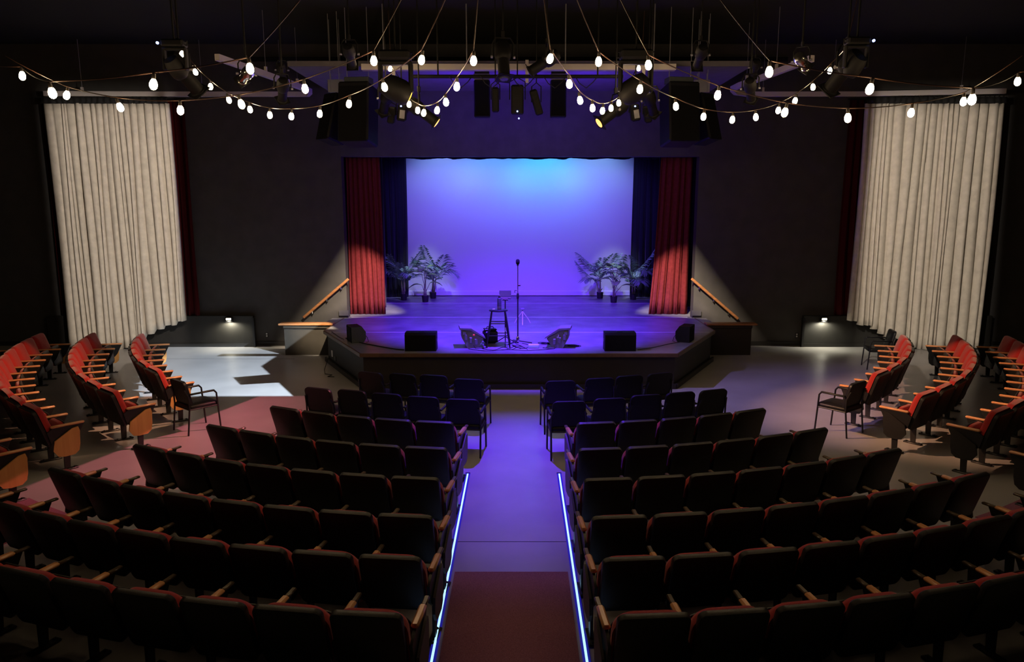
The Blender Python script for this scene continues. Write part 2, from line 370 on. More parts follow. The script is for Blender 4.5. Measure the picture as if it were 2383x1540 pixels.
# knee walls, stairs, handrails
def stair(sg, nm, m):
    x0, x1 = (-5.6, -4.47) if sg < 0 else (4.47, 5.52)
    k = thing('knee_wall', '%s knee wall with wooden cap beside the %s stage stairs' % ('taupe' if sg < 0 else 'black', nm), 'low wall', ((x0 + x1) / 2, 17.42, 0))
    w = x1 - x0
    MB().box((0, 0, .36), (w, .14, .72)).build('panel', m, k)
    MB().box((0, -.085, .685), (w + .02, .03, .07), .006).build('moulding', m, k)
    MB().box((-.04 * (1 if sg < 0 else -1), .0, .745), (w + .16, .26, .045), .01).build('cap', M['rail'], k)
    s = thing('stage_stairs', 'dark steps up to the %s side of the stage' % nm, 'stairs', ((x0 + x1) / 2, 18.05, 0))
    for i in range(4):
        h = SH * (i + 1) / 4 - .002
        xx = -w / 2 + w * i / 4 if sg < 0 else -w / 2
        MB().box((xx + (w - w * i / 4) / 2, 0, h - SH / 8), (w - w * i / 4, 1.05, SH / 4 - .002)).build('step', M['stage'], s)
    h = thing('handrail', 'sloping wooden handrail on the wall by the %s stage stairs' % nm, 'handrail')
    a, b = (at(706, 739, 18.5), at(811, 649, 18.5)) if sg < 0 else (at(1718, 742, 18.5), at(1609, 648, 18.5))
    d = b - a; X = Matrix.Translation((a + b) / 2) @ Vector((1, 0, 0)).rotation_difference(d.normalized()).to_matrix().to_4x4()
    MB(X).box((0, 0, 0), (d.length, .05, .065), .012).build('rail', M['rail'], h)
    for t in (.2, .52, .83):
        p = a + d * t
        MB().tube([p + Vector((0, 0, -.03)), p + Vector((0, .01, -.09)), p + Vector((0, .1, -.1))], .012).build('bracket', M['chrome'], h)
stair(-1, 'left', M['knee']); stair(1, 'right', M['fascia'])  # right knee wall takes a darker colour in place of its shade
# ------------------------------------------------------------------ curtains
def pleats(x0, x1, y, z1, folds, amp, m, seed, hem, nz=24):
    """heavy cloth: broad lit panels parted by narrow creases"""
    rnd = random.Random(seed); ws = [rnd.uniform(.45, 1.6) for _ in range(folds)]; tot = sum(ws); cut = [0]
    for w in ws: cut.append(cut[-1] + w / tot)
    am = [rnd.uniform(.6, 1.3) for _ in range(folds)]; dr = [rnd.uniform(-.35, .35) / folds for _ in range(folds + 1)]; dr[0] = dr[-1] = 0
    tw = [rnd.uniform(-.6, .6) for _ in range(folds)]
    vs = []; fs = []; npf = 10; nx = folds * npf
    for j in range(nz + 1):
        t = j / nz
        for i in range(nx + 1):
            k = min(i // npf, folds - 1); f = (i - k * npf) / npf
            ca = cut[k] + dr[k] * t; cb = cut[k + 1] + dr[k + 1] * t; u = ca + (cb - ca) * f
            h0 = hem((cut[k] + cut[k + 1]) / 2); z = z1 + (h0 - z1) * t
            s_ = math.sin(PI * f) ** .55 if 0 < f < 1 else 0
            yy = y - amp * am[k] * (.45 + .55 * t) * s_ - amp * .5 * tw[k] * (f - .5) - .006 * math.sin(f * 6 + k * 2 + t * 6)
            vs.append((x0 + (x1 - x0) * u + .02 * math.sin(t * 4 + k), yy, z))
    for j in range(nz):
        for i in range(nx): a = j * (nx + 1) + i; fs.append((a, a + 1, a + nx + 2, a + nx + 1))
    me = bpy.data.meshes.new('drape'); me.from_pydata(vs, [], fs); me.materials.append(m); me.shade_smooth()
    return me
def drape(x0, x1, y, z0, z1, folds, amp, m, seed=0, hem=None, flare=0, top=None, nz=14, taper=.5, thick=.012, hstep=0):
    rnd = random.Random(seed); nx = folds * 8
    ph = [rnd.uniform(-.5, .5) for _ in range(folds + 2)]; am = [rnd.uniform(.55, 1.25) for _ in range(folds + 2)]
    vs = []; fs = []
    for j in range(nz + 1):
        t = j / nz
        for i in range(nx + 1):
            u = i / nx; k = u * folds; i0 = int(min(k, folds - 1)); fr = k - i0
            p = ph[i0] * (1 - fr) + ph[i0 + 1] * fr; a = am[i0] * (1 - fr) + am[i0 + 1] * fr
            h0 = hem(u) if hem else z0
            zt = top(u) if top else z1
            z = zt + (h0 - zt) * t
            wob = .25 * math.sin(t * 5 + i0 * 2.1 + seed) * t
            yy = y + amp * a * (taper + (1 - taper) * t) * math.sin(2 * PI * k + p * 2 + wob)
            xx = x0 + (x1 - x0) * u + amp * .5 * a * math.sin(4 * PI * k + p) * t + flare * t * u + .03 * math.sin(t * 3 + k * .7 + seed) * t
            vs.append((xx, yy, z))
    for j in range(nz):
        for i in range(nx): a = j * (nx + 1) + i; fs.append((a, a + 1, a + nx + 2, a + nx + 1))
    me = bpy.data.meshes.new('drape'); me.from_pydata(vs, [], fs); me.materials.append(m); me.shade_smooth()
    return me
def solid(o, t=.012):
    md = o.modifiers.new('thickness', 'SOLIDIFY'); md.thickness = t; md.offset = 0; return o
def wing_curtain(sg, nm):
    XL, XR = (-11.22, -8.25) if sg < 0 else (8.15, 11.42)
    c = thing('white_curtain', 'tall cream pleated curtain with a stepped hem, hanging by the %s wing seats' % nm, 'curtain')
    def hem(u):
        v = u if sg < 0 else 1 - u
        if v < .5: return .03 + .03 * math.sin(v * 40)
        s_ = math.floor((v - .5) / .5 * 6) / 6 + .08
        return .03 + .74 * min(1, s_) ** .8
    solid(ob('cloth', pleats(XL, XR, 18.16, 5.88, 20, .17, M['white_cloth'], 3 + sg, hem), c))
    hd = drape(XL, XR, 18.07, 5.87, 6.02, 21, .015, M['heading'], 3 + sg, nz=2, taper=1); solid(ob('heading_band', hd, c))
    for i in range(30):
        MB().cyl((XL + (XR - XL) * (i + .5) / 30, 18.12, 5.98), (XL + (XR - XL) * (i + .5) / 30, 18.12, 6.08), .008, n=6).build('hook', M['heading'], c)
    r = thing('maroon_curtain', 'dark maroon curtain hanging behind the %s cream curtain' % nm, 'curtain')
    x0, x1 = (XL - .24, XR + .22) if sg < 0 else (XL - .24, XR + .12)
    solid(ob('cloth', drape(x0, x1, 18.44, .80, 6.0, 20, .05, M['red_dark'], 9 + sg, nz=6), r))
    MB().cyl((x0 - .05, 18.44, 6.02), (x1 + .05, 18.44, 6.02), .02).build('rod', M['steel'], r)
wing_curtain(-1, 'left'); wing_curtain(1, 'right')
def tracks(sg, nm):
    t = thing('curtain_track', 'white hook shaped ceiling curtain track above the %s wing' % nm, 'curtain track')
    X = lambda px: px if sg < 0 else 2 * CXP - px
    if sg < 0: P = [at(103, 218, 18.1), at(400, 226, 17.6), at(640, 230, 16.6), at(690, 228, 16.2), at(716, 221, 15.8), at(722, 213, 15.4), at(706, 205, 15.0), at(660, 188, 14.4), at(505, 133, 12.6)]
    else: P = [at(2340, 212, 18.1), at(2000, 219, 17.6), at(1790, 222, 16.6), at(1740, 222, 16.2), at(1712, 215, 15.8), at(1704, 207, 15.4), at(1722, 198, 15.0), at(1775, 180, 14.4), at(1890, 136, 12.6)]
    z = 6.09; mb = MB(); pts = [Vector((p.x, p.y, z + (p.z - z) * .0)) for p in P]
    pts = [on_h(p0, z) for p0 in ([(103, 218), (400, 226), (640, 230), (690, 228), (716, 221), (722, 213), (706, 205), (660, 188), (505, 133)] if sg < 0 else [(2340, 212), (2000, 219), (1790, 222), (1740, 222), (1712, 215), (1704, 207), (1722, 198), (1775, 180), (1890, 136)])]
    vs = []; fs = []
    for i, p in enumerate(pts):
        d = (pts[min(i + 1, len(pts) - 1)] - pts[max(0, i - 1)]); d.z = 0; d.normalize(); w = Vector((-d.y, d.x, 0)) * .045; up = Vector((0, 0, .055))
        vs += [p - w - up, p + w - up, p + w + up, p - w + up]
    for i in range(len(pts) - 1):
        for k in range(4): fs.append((i * 4 + k, i * 4 + (k + 1) % 4, i * 4 + 4 + (k + 1) % 4, i * 4 + 4 + k))
    fs += [(0, 1, 2, 3), tuple(range(len(vs) - 4, len(vs)))]
    MB().add(vs, fs).build('rail', M['track'], t)
    for i in (0, 1, 2, 6, 7):
        p = pts[i] + (pts[i + 1] - pts[i]) * .3
        MB().box(p + Vector((0, 0, .1)), (.05, .05, .1)).build('hanger_clip', M['track'], t)
        MB().cyl(p + Vector((0, 0, .14)), (p.x, p.y, 7.3), .006, n=6).build('hanger_rod', M['grey'], t)
def on_h(px, z):
    x, y = px; xc, yc = (x - CXP) / FPX, (y - CYP) / FPX
    d = math.cos(PITCH) - yc * math.sin(PITCH); w = math.sin(PITCH) + yc * math.cos(PITCH)
    k = (CAMH - z) / w
    return Vector((xc * k, min(d * k, 18.14), z)) if d * k < 18.14 else Vector((xc * 18.14 / d, 18.14, z))
tracks(-1, 'left'); tracks(1, 'right')
# stage drapes
solid(tag(ob('red_stage_curtain', drape(-4.40, -3.58, 19.25, SH + .01, 6.2, 7, .05, M['red_cloth'], 21, flare=.08)), 'red velour house curtain drawn to the left side of the stage', 'curtain'))
solid(tag(ob('red_stage_curtain', drape(3.62, 4.40, 19.25, SH + .01, 6.2, 5, .06, M['red_cloth'], 25, flare=0)), 'red velour house curtain drawn to the right side of the stage', 'curtain'))
# pull the right curtain's inner edge outward at the bottom, as it billows into the stage
me = bpy.data.objects['red_stage_curtain.001'].data
for v in me.vertices:
    u = (v.co.x - 3.62) / .78; t = (6.2 - v.co.z) / 5.5; v.co.x -= .24 * (1 - max(0, min(1, u))) * max(0, t) ** 1.5
for y, a, b, nm, s in ((20.6, -5.6, -3.74, 'front left', 31), (22.95, -5.4, -3.44, 'rear left', 32), (20.6, 3.80, 5.6, 'front right', 33), (22.95, 3.46, 5.4, 'rear right', 34)):
    solid(tag(ob('black_leg_curtain', drape(a, b, y, SH + .01, 6.6, 10, .05, M['black_cloth'], s)), 'narrow black leg drape hanging at the %s of the stage' % nm, 'curtain'))
bz = at(1200, 370, 21.0).z
solid(tag(ob('black_border_curtain', drape(-5.6, 5.6, 21.0, bz, 6.9, 40, .03, M['black_cloth'], 40, hem=lambda u: bz + .015 * math.sin(u * 90) + .03 * max(0, math.sin(u * 41 + 1)) ** 12, nz=4)), 'black overhead border with ragged hem across the stage top', 'curtain'))
cy = thing('cyclorama', 'large white backdrop lit blue and violet behind the stage', 'backdrop')
MB().box((0, 23.28, 3.4), (9.6, .02, 5.3)).build('cloth', M['cyc'], cy)
MB().box((0, 23.265, SH + .09), (9.6, .03, .14), .006).build('hem_band', M['cyc'], cy)
MB().cyl((-4.9, 23.29, 6.05), (4.9, 23.29, 6.05), .03).build('batten', M['steel'], cy)
MB().box((0, 23.31, SH + .012), (9.6, .06, .018)).build('bottom_pipe', M['steel'], cy)
# ------------------------------------------------------------------ low partitions with step lights, outlets
def partition(sg, nm, xe, xl):
    x0, x1 = (-11.9, xe) if sg < 0 else (xe, 11.9)
    p = thing('low_partition', 'low black partition in front of the %s front wall' % nm, 'partition', (xe, 18.42, 0))
    MB().box(((x0 + x1) / 2 - xe, .03, .38), (abs(x1 - x0), .08, .76)).build('panel', M['kneedark'], p)
    MB().box(((x0 + x1) / 2 - xe, .03, .775), (abs(x1 - x0), .1, .03)).build('cap', M['kneedark'], p)
    MB().box((0, 0, .37), (.05, .1, .74)).build('post', M['steel'], p)
    MB().box(((x0 + x1) / 2 - xe, -.02, .045), (abs(x1 - x0), .02, .09)).build('kickboard', M['kneedark'], p)
    s = thing('step_light', 'lit step light on top of the %s low partition' % nm, 'step light', (xl, 18.39, .70))
    MB().box((0, -.03, .0), (.2, .07, .12), .015).build('housing', M['steel'], s)
    MB().box((0, -.068, .02), (.12, .012, .05), .004).build('lens', M['step'], s)
    l = bpy.data.lights.new('step_glow', 'SPOT'); l.energy = 36; l.color = (1, .93, .72); l.spot_size = math.radians(165); l.spot_blend = .6; l.shadow_soft_size = .03
    o = bpy.data.objects.new('step_glow', l); COL.objects.link(o); o.location = (xl, 18.28, .66); o.rotation_euler = (math.radians(12), 0, 0)
partition(-1, 'left', -6.70, -7.29); partition(1, 'right', 7.15, 7.64)
for nm, px in (('left', (621, 779)), ('right', (1854, 780))):
    p = at(*px, 18.59)
    o = thing('wall_outlet', 'small white wall outlet low on the %s front wall' % nm, 'outlet', p)
    MB().box((0, 0, 0), (.075, .014, .115), .003).build('plate', M['kneedark'], o)
    for k in (-1, 1): MB().cyl((0, -.006, k * .028), (0, -.012, k * .028), .02).build('socket', M['white'], o)
# ------------------------------------------------------------------ theatre seats
def seat_meshes(p):
    D = {}
    R = Matrix.Translation((0, -.14, .36)) @ Matrix.Rotation(math.radians(17), 4, 'X')
    w = p - .052
    mb = MB(R); out = roundrect(w, .53, .058, .05, 6)
    n = len(out); vs = []; fs = []
    rings = [(.96, -.042), (.99, -.036), (1, -.02), (1, .006), (.975, .014)]
    cz = .265
    for k, y in rings: vs += [(q[0] * k, y - .25 * (1 - (q[0] / (w / 2)) ** 2) * .09, cz + (q[1] - cz) * k) for q in out]
    for j in range(4):
        for i in range(n): fs.append((j * n + i, j * n + (i + 1) % n, (j + 1) * n + (i + 1) % n, (j + 1) * n + i))
    fs += [tuple(range(n - 1, -1, -1)), tuple(range(4 * n, 5 * n))]
    D['back_shell'] = mb.add(vs, fs).mesh('back_shell', M['shell'], 40)
    D['back_cushion'] = pad(MB(), roundrect(w + .02 if p > .56 else p - .018, .525 if p > .56 else .446, .14 if p < .56 else .085, .06, 6), .075, .035, X=R @ Matrix.Translation((0, .014, .02))).mesh('back_cushion', M['cushion'], 60)
    S = Matrix.Translation((0, .09, .26)) @ Matrix.Rotation(math.radians(7), 4, 'X')
    S2 = S @ Matrix.Rotation(PI, 4, 'Z')
    D['seat_cushion'] = pad(MB(), roundrect(w - .05, .38, .13, .06, 6), .06, .03, X=S2).mesh('seat_cushion', M['cushion'], 60)
    pan = MB(); pad(pan, roundrect(w - .04, .39, .12, .07, 6), .02, .03, X=S @ Matrix.Translation((0, .002, -.005)))
    D['seat_pan'] = pan.mesh('seat_pan', M['shell'], 60)
    a = MB(); a.box((0, .055, .638), (.058, .29, .036), .014); D['armrest'] = a.mesh('armrest', M['arm'], 40)
    a = MB(); a.box((0, .265, .634), (.042, .13, .024), .008); D['armrest_cap'] = a.mesh('armrest_cap', M['armcap'], 40)
    a = MB(); a.box((0, .055, .622), (.054, .42, .032), .013); D['armrest_long'] = a.mesh('armrest', M['arm'], 40)
    s = MB()
    s.prism([(-.10, .62), (.26, .62), (.16, .42), (.055, .30), (.035, .02), (-.035, .02), (-.03, .30), (-.16, .40), (-.20, .56)], -.012, .012, 'X')
    s.cyl((-.03, .0, .36), (.03, .0, .36), .04, n=10)
    D['standard'] = s.mesh('standard', M['steel'], 40)
    f = MB(); f.box((0, .0, .012), (.075, .26, .022), .008); f.cyl((0, .09, .02), (0, .09, .034), .014, n=8); f.cyl((0, -.09, .02), (0, -.09, .034), .014, n=8)
    D['foot_plate'] = f.mesh('foot_plate', M['steel'], 40)
    e = MB(); pl = [(-.155, .30), (-.10, .215), (-.02, .20), (.10, .205), (.155, .25), (.175, .34), (.185, .52), (.17, .575), (.10, .565), (-.13, .43)]
    e.prism(pl, -.011, .011, 'X'); D['end_panel'] = e.mesh('end_panel', M['panel'], 40); D['end_panel_dark'] = e.mesh('end_panel', M['shell'], 40)  # right wing copy is blackened to stand in for shade on the wood
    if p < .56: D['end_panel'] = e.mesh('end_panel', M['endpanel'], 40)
    return D
SEAT_C = seat_meshes(.545); SEAT_W = seat_meshes(.592)
def seat(kind, x, y, rz, label, group, first=False, end_left=False, end_right=False):
    D, p, wing = (SEAT_C, .545, False) if kind == 'c' else (SEAT_W, .592, True)
    t = thing('theatre_seat', label, 'theatre seat', (x, y, 0), rz, group)
    for n in ('back_shell', 'back_cushion', 'seat_cushion', 'seat_pan'): ob(n, D[n], t)
    sides = [1] + ([-1] if first else [])
    for s in sides:
        xx = s * p / 2
        st_ = ob('standard', D['standard'], t, (xx, 0, 0)); ob('foot_plate', D['foot_plate'], st_)
        if wing: ob('armrest', D['armrest_long'], t, (xx, 0, 0))
        else:
            a = ob('armrest', D['armrest'], t, (xx, 0, 0)); ob('armrest_cap', D['armrest_cap'], a)
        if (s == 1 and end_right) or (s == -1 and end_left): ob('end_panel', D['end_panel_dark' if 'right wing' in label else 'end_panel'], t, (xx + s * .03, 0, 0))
    return t
C1 = Vector((.08, 16.3)); C2 = Vector((.08, 17.5))
ROWS = [('first', 7.48, 5, 5, -1.15, .88), ('second', 8.47, 6, 6, -1.13, .82), ('third', 9.39, 7, 7, -1.12, .80), ('fourth', 10.29, 8, 8, -1.08, .79), ('fifth', 11.06, 9, 9, -1.08, .80), ('sixth', 11.86, 9, 9, -1.10, .81)]
for rn, r, nl, nr, sl, sr in ROWS:
    r0 = r - .30
    for nm, cnt, s0, sg in (('left', nl, sl, -1), ('right', nr, sr, 1)):
        for k in range(cnt):
            a = (s0 + sg * .545 * k) / r
            x, y = C1.x + r0 * math.sin(a), C1.y - r0 * math.cos(a)
            lab = 'black backed red seat, %s from centre aisle, %s fixed row from stage, %s block' % (ORD[k], rn, nm)
            # local +x is to the audience's right; the aisle end lies right of the left block
            if sg < 0: seat('c', x, y, a, lab, 'fixed seats of the %s centre block' % nm, first=(k == cnt - 1), end_right=(k == 0), end_left=(k == cnt - 1))
            else: seat('c', x, y, a, lab, 'fixed seats of the %s centre block' % nm, first=(k == 0), end_left=(k == 0), end_right=(k == cnt - 1))
WING = [(-1, 'left', [('innermost', 8.0, 45, 74.5, 8), ('second innermost', 9.0, 38.7, 76.8, 11), ('third innermost', 10.05, 37.8, 77.9, 13), ('outermost', 10.95, 34, 75, 14)]),
        (1, 'right', [('innermost', 7.92, 42.1, 73.3, 8), ('second innermost', 8.95, 36.5, 75.1, 11), ('third innermost', 9.95, 35.7, 75.9, 13), ('outermost', 10.95, 32.5, 75, 14)])]
for sg, nm, rows in WING:
    for rn, ra, a0, a1, na in rows:
        st_ = (a1 - a0) / (na - 1); r0 = ra + .04
        for k in range(na - 1):
            a = math.radians(sg * (a0 + st_ * (k + .5)))
            x, y = C2.x + r0 * math.sin(a), C2.y - r0 * math.cos(a)
            lab = 'red theatre seat, %s from the near end, %s row of the %s wing' % (ORD[k], rn, nm)
            if sg < 0: seat('w', x, y, a, lab, 'fixed seats of the %s wing' % nm, first=(k == na - 2), end_right=(k == 0), end_left=(k == na - 2))
            else: seat('w', x, y, a, lab, 'fixed seats of the %s wing' % nm, first=(k == 0), end_left=(k == 0), end_right=(k == na - 2))
# ------------------------------------------------------------------ loose armchairs
def chair_meshes():
    D = {}
    R = Matrix.Translation((0, -.185, .43)) @ Matrix.Rotation(math.radians(13), 4, 'X')
    D['backrest'] = pad(MB(), roundrect(.47, .43, .07, .06, 6), .05, .02, X=R).mesh('backrest', M['vinyl'], 60)
    sd = MB(); S = Matrix.Translation((0, -.22, .40)) @ Matrix.Rotation(-PI / 2, 4, 'X') @ Matrix.Rotation(PI, 4, 'Y')
    out = roundrect(.49, .48, .07, .04, 5)
    vs = []; fs = []; n = len(out)
    for k, z in ((.96, .40), (1, .41), (1, .445), (.95, .465), (.5, .478)): vs += [(q[0] * k, -.22 + .24 + (q[1] - .24) * k, z) for q in out]
    for j in range(4):
        for i in range(n): fs.append((j * n + i, j * n + (i + 1) % n, (j + 1) * n + (i + 1) % n, (j + 1) * n + i))
    fs += [tuple(range(n - 1, -1, -1)), tuple(range(4 * n, 5 * n))]
    D['seat'] = sd.add(vs, fs).mesh('seat', M['vinyl'], 60)
    for s, k in ((-1, 'l'), (1, 'r')):
        x = s * .245
        D['leg_f' + k] = MB().tube([(x, .26, 0), (x, .235, .42), (x, .225, .60), (x, .19, .64)], .014).mesh('leg', M['steel'], 60)
        D['leg_b' + k] = MB().tube([(x, -.27, 0), (x, -.22, .42), (x, -.225, .60), (x * .9, -.27, .72)], .014).mesh('leg', M['steel'], 60)
        D['arm' + k] = MB().box((x, .0, .645), (.045, .40, .028), .012).mesh('armrest', M['vinyl'], 40)
    D['frame'] = MB().tube([(-.245, .235, .40), (.245, .235, .40)], .012).tube([(-.245, -.22, .40), (.245, -.22, .40)], .012).tube([(-.245, .235, .40), (-.245, -.22, .40)], .012).tube([(.245, .235, .40), (.245, -.22, .40)], .012).mesh('seat_frame', M['steel'], 60)
    return D
CH = chair_meshes()
NM = dict(leg_fl='leg', leg_fr='leg', leg_bl='leg', leg_br='leg', arml='armrest', armr='armrest', frame='seat_frame')
def armchair(x, y, rz, label, group=None):
    t = thing('armchair', label, 'chair', (x, y, 0), rz, group)
    for k, me in CH.items(): ob(NM.get(k, k), me, t)
LOOSE = [('front', 'left', [(860, 868), (935, 872), (1008, 875), (1090, 884)]), ('second', 'left', [(738, 905), (817, 910), (898, 918), (983, 925), (1076, 931)]),
         ('front', 'right', [(1305, 888), (1397, 882), (1466, 876), (1538, 870)]), ('second', 'right', [(1325, 936), (1420, 929), (1505, 921), (1585, 915), (1662, 909)])]
for rn, nm, pts in LOOSE:
    pts = pts[::-1] if nm == 'left' else pts
    for k, px in enumerate(pts):
        q = on(px[0], px[1], .84); d = Vector((C1.x - q.x, C1.y - q.y)).normalized()
        rz = math.atan2(-d.x, d.y) * (.9 if rn == 'front' else .8)
        d = Vector((-math.sin(rz), math.cos(rz)))
        armchair(q.x + d.x * .27, q.y + d.y * .27, rz, 'black padded armchair, %s from the centre aisle, %s loose row on the %s' % (ORD[k], rn, nm), 'loose black armchairs before the stage')
def at_wing(sg, r, a):
    a = math.radians(sg * a); return C2.x + r * math.sin(a), C2.y - r * math.cos(a), a
armchair(*at_wing(-1, 8.05, 40.4), 'lone black armchair at the near end of the innermost left wing row')
armchair(*at_wing(1, 7.98, 38.4), 'lone black armchair at the near end of the innermost right wing row')
armchair(*at_wing(1, 7.95, 78.6), 'lone black armchair at the far end of the innermost right wing row')
# ------------------------------------------------------------------ aisle light strips
for nm, x in (('left', -.685), ('right', .525)):
    s = thing('aisle_light_strip', 'glowing cyan light strip along the %s edge of the centre aisle' % nm, 'light strip', (x, 7.0, 0))
    MB().box((0, 0, .010), (.058, 4.68, .02), .003).build('profile', M['led_side'], s)
    MB().box((0, 0, .021), (.020, 4.62, .006), .002).build('led_core', M['led_strip'], s)
    for k in (-1, 1): MB().box((0, k * 2.345, .012), (.062, .02, .024), .003).build('end_cap', M['steel'], s)
# ------------------------------------------------------------------ string lights
BD, BL = .066, .092
bulb_me = MB().lathe([(.012, .052), (.018, .045), (.026, .032), (.033, .010), (.034, -.008), (.030, -.026), (.019, -.040), (.004, -.046)], 14).mesh('bulb', M['bulb'], 180)
sock_me = MB().lathe([(.008, .098), (.015, .094), (.017, .07), (.016, .046), (.012, .044)], 10).mesh('socket', M['socket'], 50)
def string(label, pts, pre=None, post=None):
    t = thing('string_light', label, 'string light', (0, 0, 0), 0, 'festoon strings under the ceiling')
    P = []
    for (x, y, w) in pts:
        zc = FPX * .072 / w; yc = (y - CYP) / FPX
        P.append(at(x, y, zc * (math.cos(PITCH) - yc * math.sin(PITCH))))
    rnd = random.Random(len(label))
    for p in P:
        b = ob('bulb', bulb_me, t, p); ob('socket', sock_me, b)
        b.rotation_euler = (rnd.uniform(-.25, .25), rnd.uniform(-.25, .25), 0)
    line = [Vector(p) + Vector((0, 0, .10)) for p in P]
    if pre: line = [pre] + line
    if post: line = line + [post]
    path = []
    for a, b in zip(line, line[1:]):
        for i in range(6):
            f = i / 6; q = a.lerp(b, f); q.z -= .18 * (b - a).length * f * (1 - f) * .35; path.append(q)
    path.append(line[-1])
    MB().tube(path, .006, 6).build('cord', M['cord'], t)
def up(x, y, w, z=7.28):
    zc = FPX * .072 / w; yc = (y - CYP) / FPX; q = at(x, y, zc * (math.cos(PITCH) - yc * math.sin(PITCH))); q.z = z; return q
strs = [
    ('warm festoon string swooping across the far upper left corner', [(52, 177, 15), (122, 217, 19), (357, 197, 19), (582, 160, 18.5)], up(-60, 150, 14, 5.2), up(760, 90, 16, 5.9)),
    ('warm festoon string sagging past the left cream curtain top', [(155, 222, 15), (280, 250, 15.5), (420, 257, 16), (562, 243, 16), (710, 207, 16), (870, 142, 16.5)], up(20, 190, 14.5, 5.2), up(980, 70, 16.5, 5.9)),
    ('warm festoon string curving over the wall left of the stage', [(423, 126, 11), (455, 168, 11), (490, 202, 11.2), (533, 233, 11.5), (582, 255, 11.8), (628, 268, 12.2), (678, 271, 12.6), (744, 265, 13), (812, 242, 13.6), (895, 203, 15), (981, 140, 16)], up(400, 60, 11, 6.6), up(1050, 80, 17, 5.6)),
    ('warm festoon string in a tight loop left of the stage centre', [(909, 137, 9.5), (908, 160, 9.7), (928, 193, 10), (939, 221, 10.4), (952, 243, 11), (972, 257, 11.5), (986, 263, 12), (1017, 257, 13), (1038, 238, 14), (1063, 202, 15), (1102, 142, 16.5)], up(905, 90, 9.4, 6.9), up(1115, 80, 17, 5.6)),
    ('warm festoon string in a tight loop right of the stage centre', [(1494, 143, 9.5), (1486, 159, 9.7), (1473, 190, 10), (1459, 216, 10.4), (1440, 240, 11), (1422, 252, 11.5), (1402, 258, 12), (1379, 252, 13), (1350, 234, 14), (1325, 196, 15), (1280, 137, 16.5)], up(1498, 90, 9.4, 6.9), up(1262, 80, 17, 5.6)),
    ('warm festoon string curving over the wall right of the stage', [(1969, 125, 11), (1931, 165, 11), (1892, 203, 11.2), (1850, 235, 11.5), (1811, 257, 11.8), (1759, 273, 12.2), (1704, 279, 12.6), (1637, 272, 13), (1573, 248, 13.6), (1489, 208, 15), (1393, 144, 16)], up(1990, 60, 11, 6.6), up(1330, 80, 17, 5.6)),
    ('warm festoon string sagging past the right cream curtain top', [(2242, 237, 15), (2120, 263, 15.5), (1973, 275, 16), (1826, 262, 16), (1670, 222, 16), (1509, 152, 16.5)], up(2370, 200, 14.5, 5.2), up(1400, 70, 16.5, 5.9)),
    ('warm festoon string swooping across the far upper right corner', [(2368, 190, 15), (2262, 232, 19), (2024, 208, 19), (1790, 168, 18.5)], up(2460, 160, 14, 5.2), up(1620, 90, 16, 5.9)),
]
for lab, pts, a, b in strs: string(lab, pts, a, b)
# ------------------------------------------------------------------ rig: tray, pipes, fixtures
Y0 = 15.0
a, b = at(842, 157, Y0), at(1572, 157, Y0)
tr = thing('cable_tray', 'long white horizontal tray hung above the stage front', 'cable tray', ((a.x + b.x) / 2, Y0, a.z))
MB().box((0, 0, 0), (b.x - a.x, .16, .115), .006).build('tray', M['track'], tr)
for x in (-2.6, -1.0, .9, 2.6):
    MB().cyl((x, 0, .05), (x, 0, 7.29 - a.z), .012, n=8).build('hanger_rod', M['grey'], tr)
for x in (-2.4, .16, 2.4):
    MB().box((x, -.1, -.09), (.06, .02, .42)).build('strap', M['track'], tr)
YP = 13.6
a, b = at(960, 178, YP), at(1450, 178, YP)
pp = thing('lighting_pipe', 'black horizontal lighting pipe above the stage front', 'pipe', ((a.x + b.x) / 2, YP, a.z))
MB().cyl(((a.x - b.x) / 2, 0, 0), ((b.x - a.x) / 2, 0, 0), .032).build('pipe', M['fixture'], pp)
for x in (-1.4, 1.4): MB().cyl((x, 0, 0), (x, 0, 7.29 - a.z), .014, n=8).build('hanger_rod', M['fixture'], pp)
for k in range(5):
    x = -1.2 + k * .55
    MB().tube([(x, -.03, .0), (x + .08, -.04, -.12), (x + .2, -.04, -.2), (x + .32, -.03, -.1), (x + .4, -.02, 0)], .008, 6).build('cable', M['vinyl'], pp)
def aimX(d): return Vector((0, 0, 1)).rotation_difference(Vector(d).normalized()).to_matrix().to_4x4()
def hang(t, p, z1=7.29):
    MB().cyl((0, 0, p), (0, 0, z1 - t.location.z), .012, n=8).build('drop_rod', M['fixture'], t)
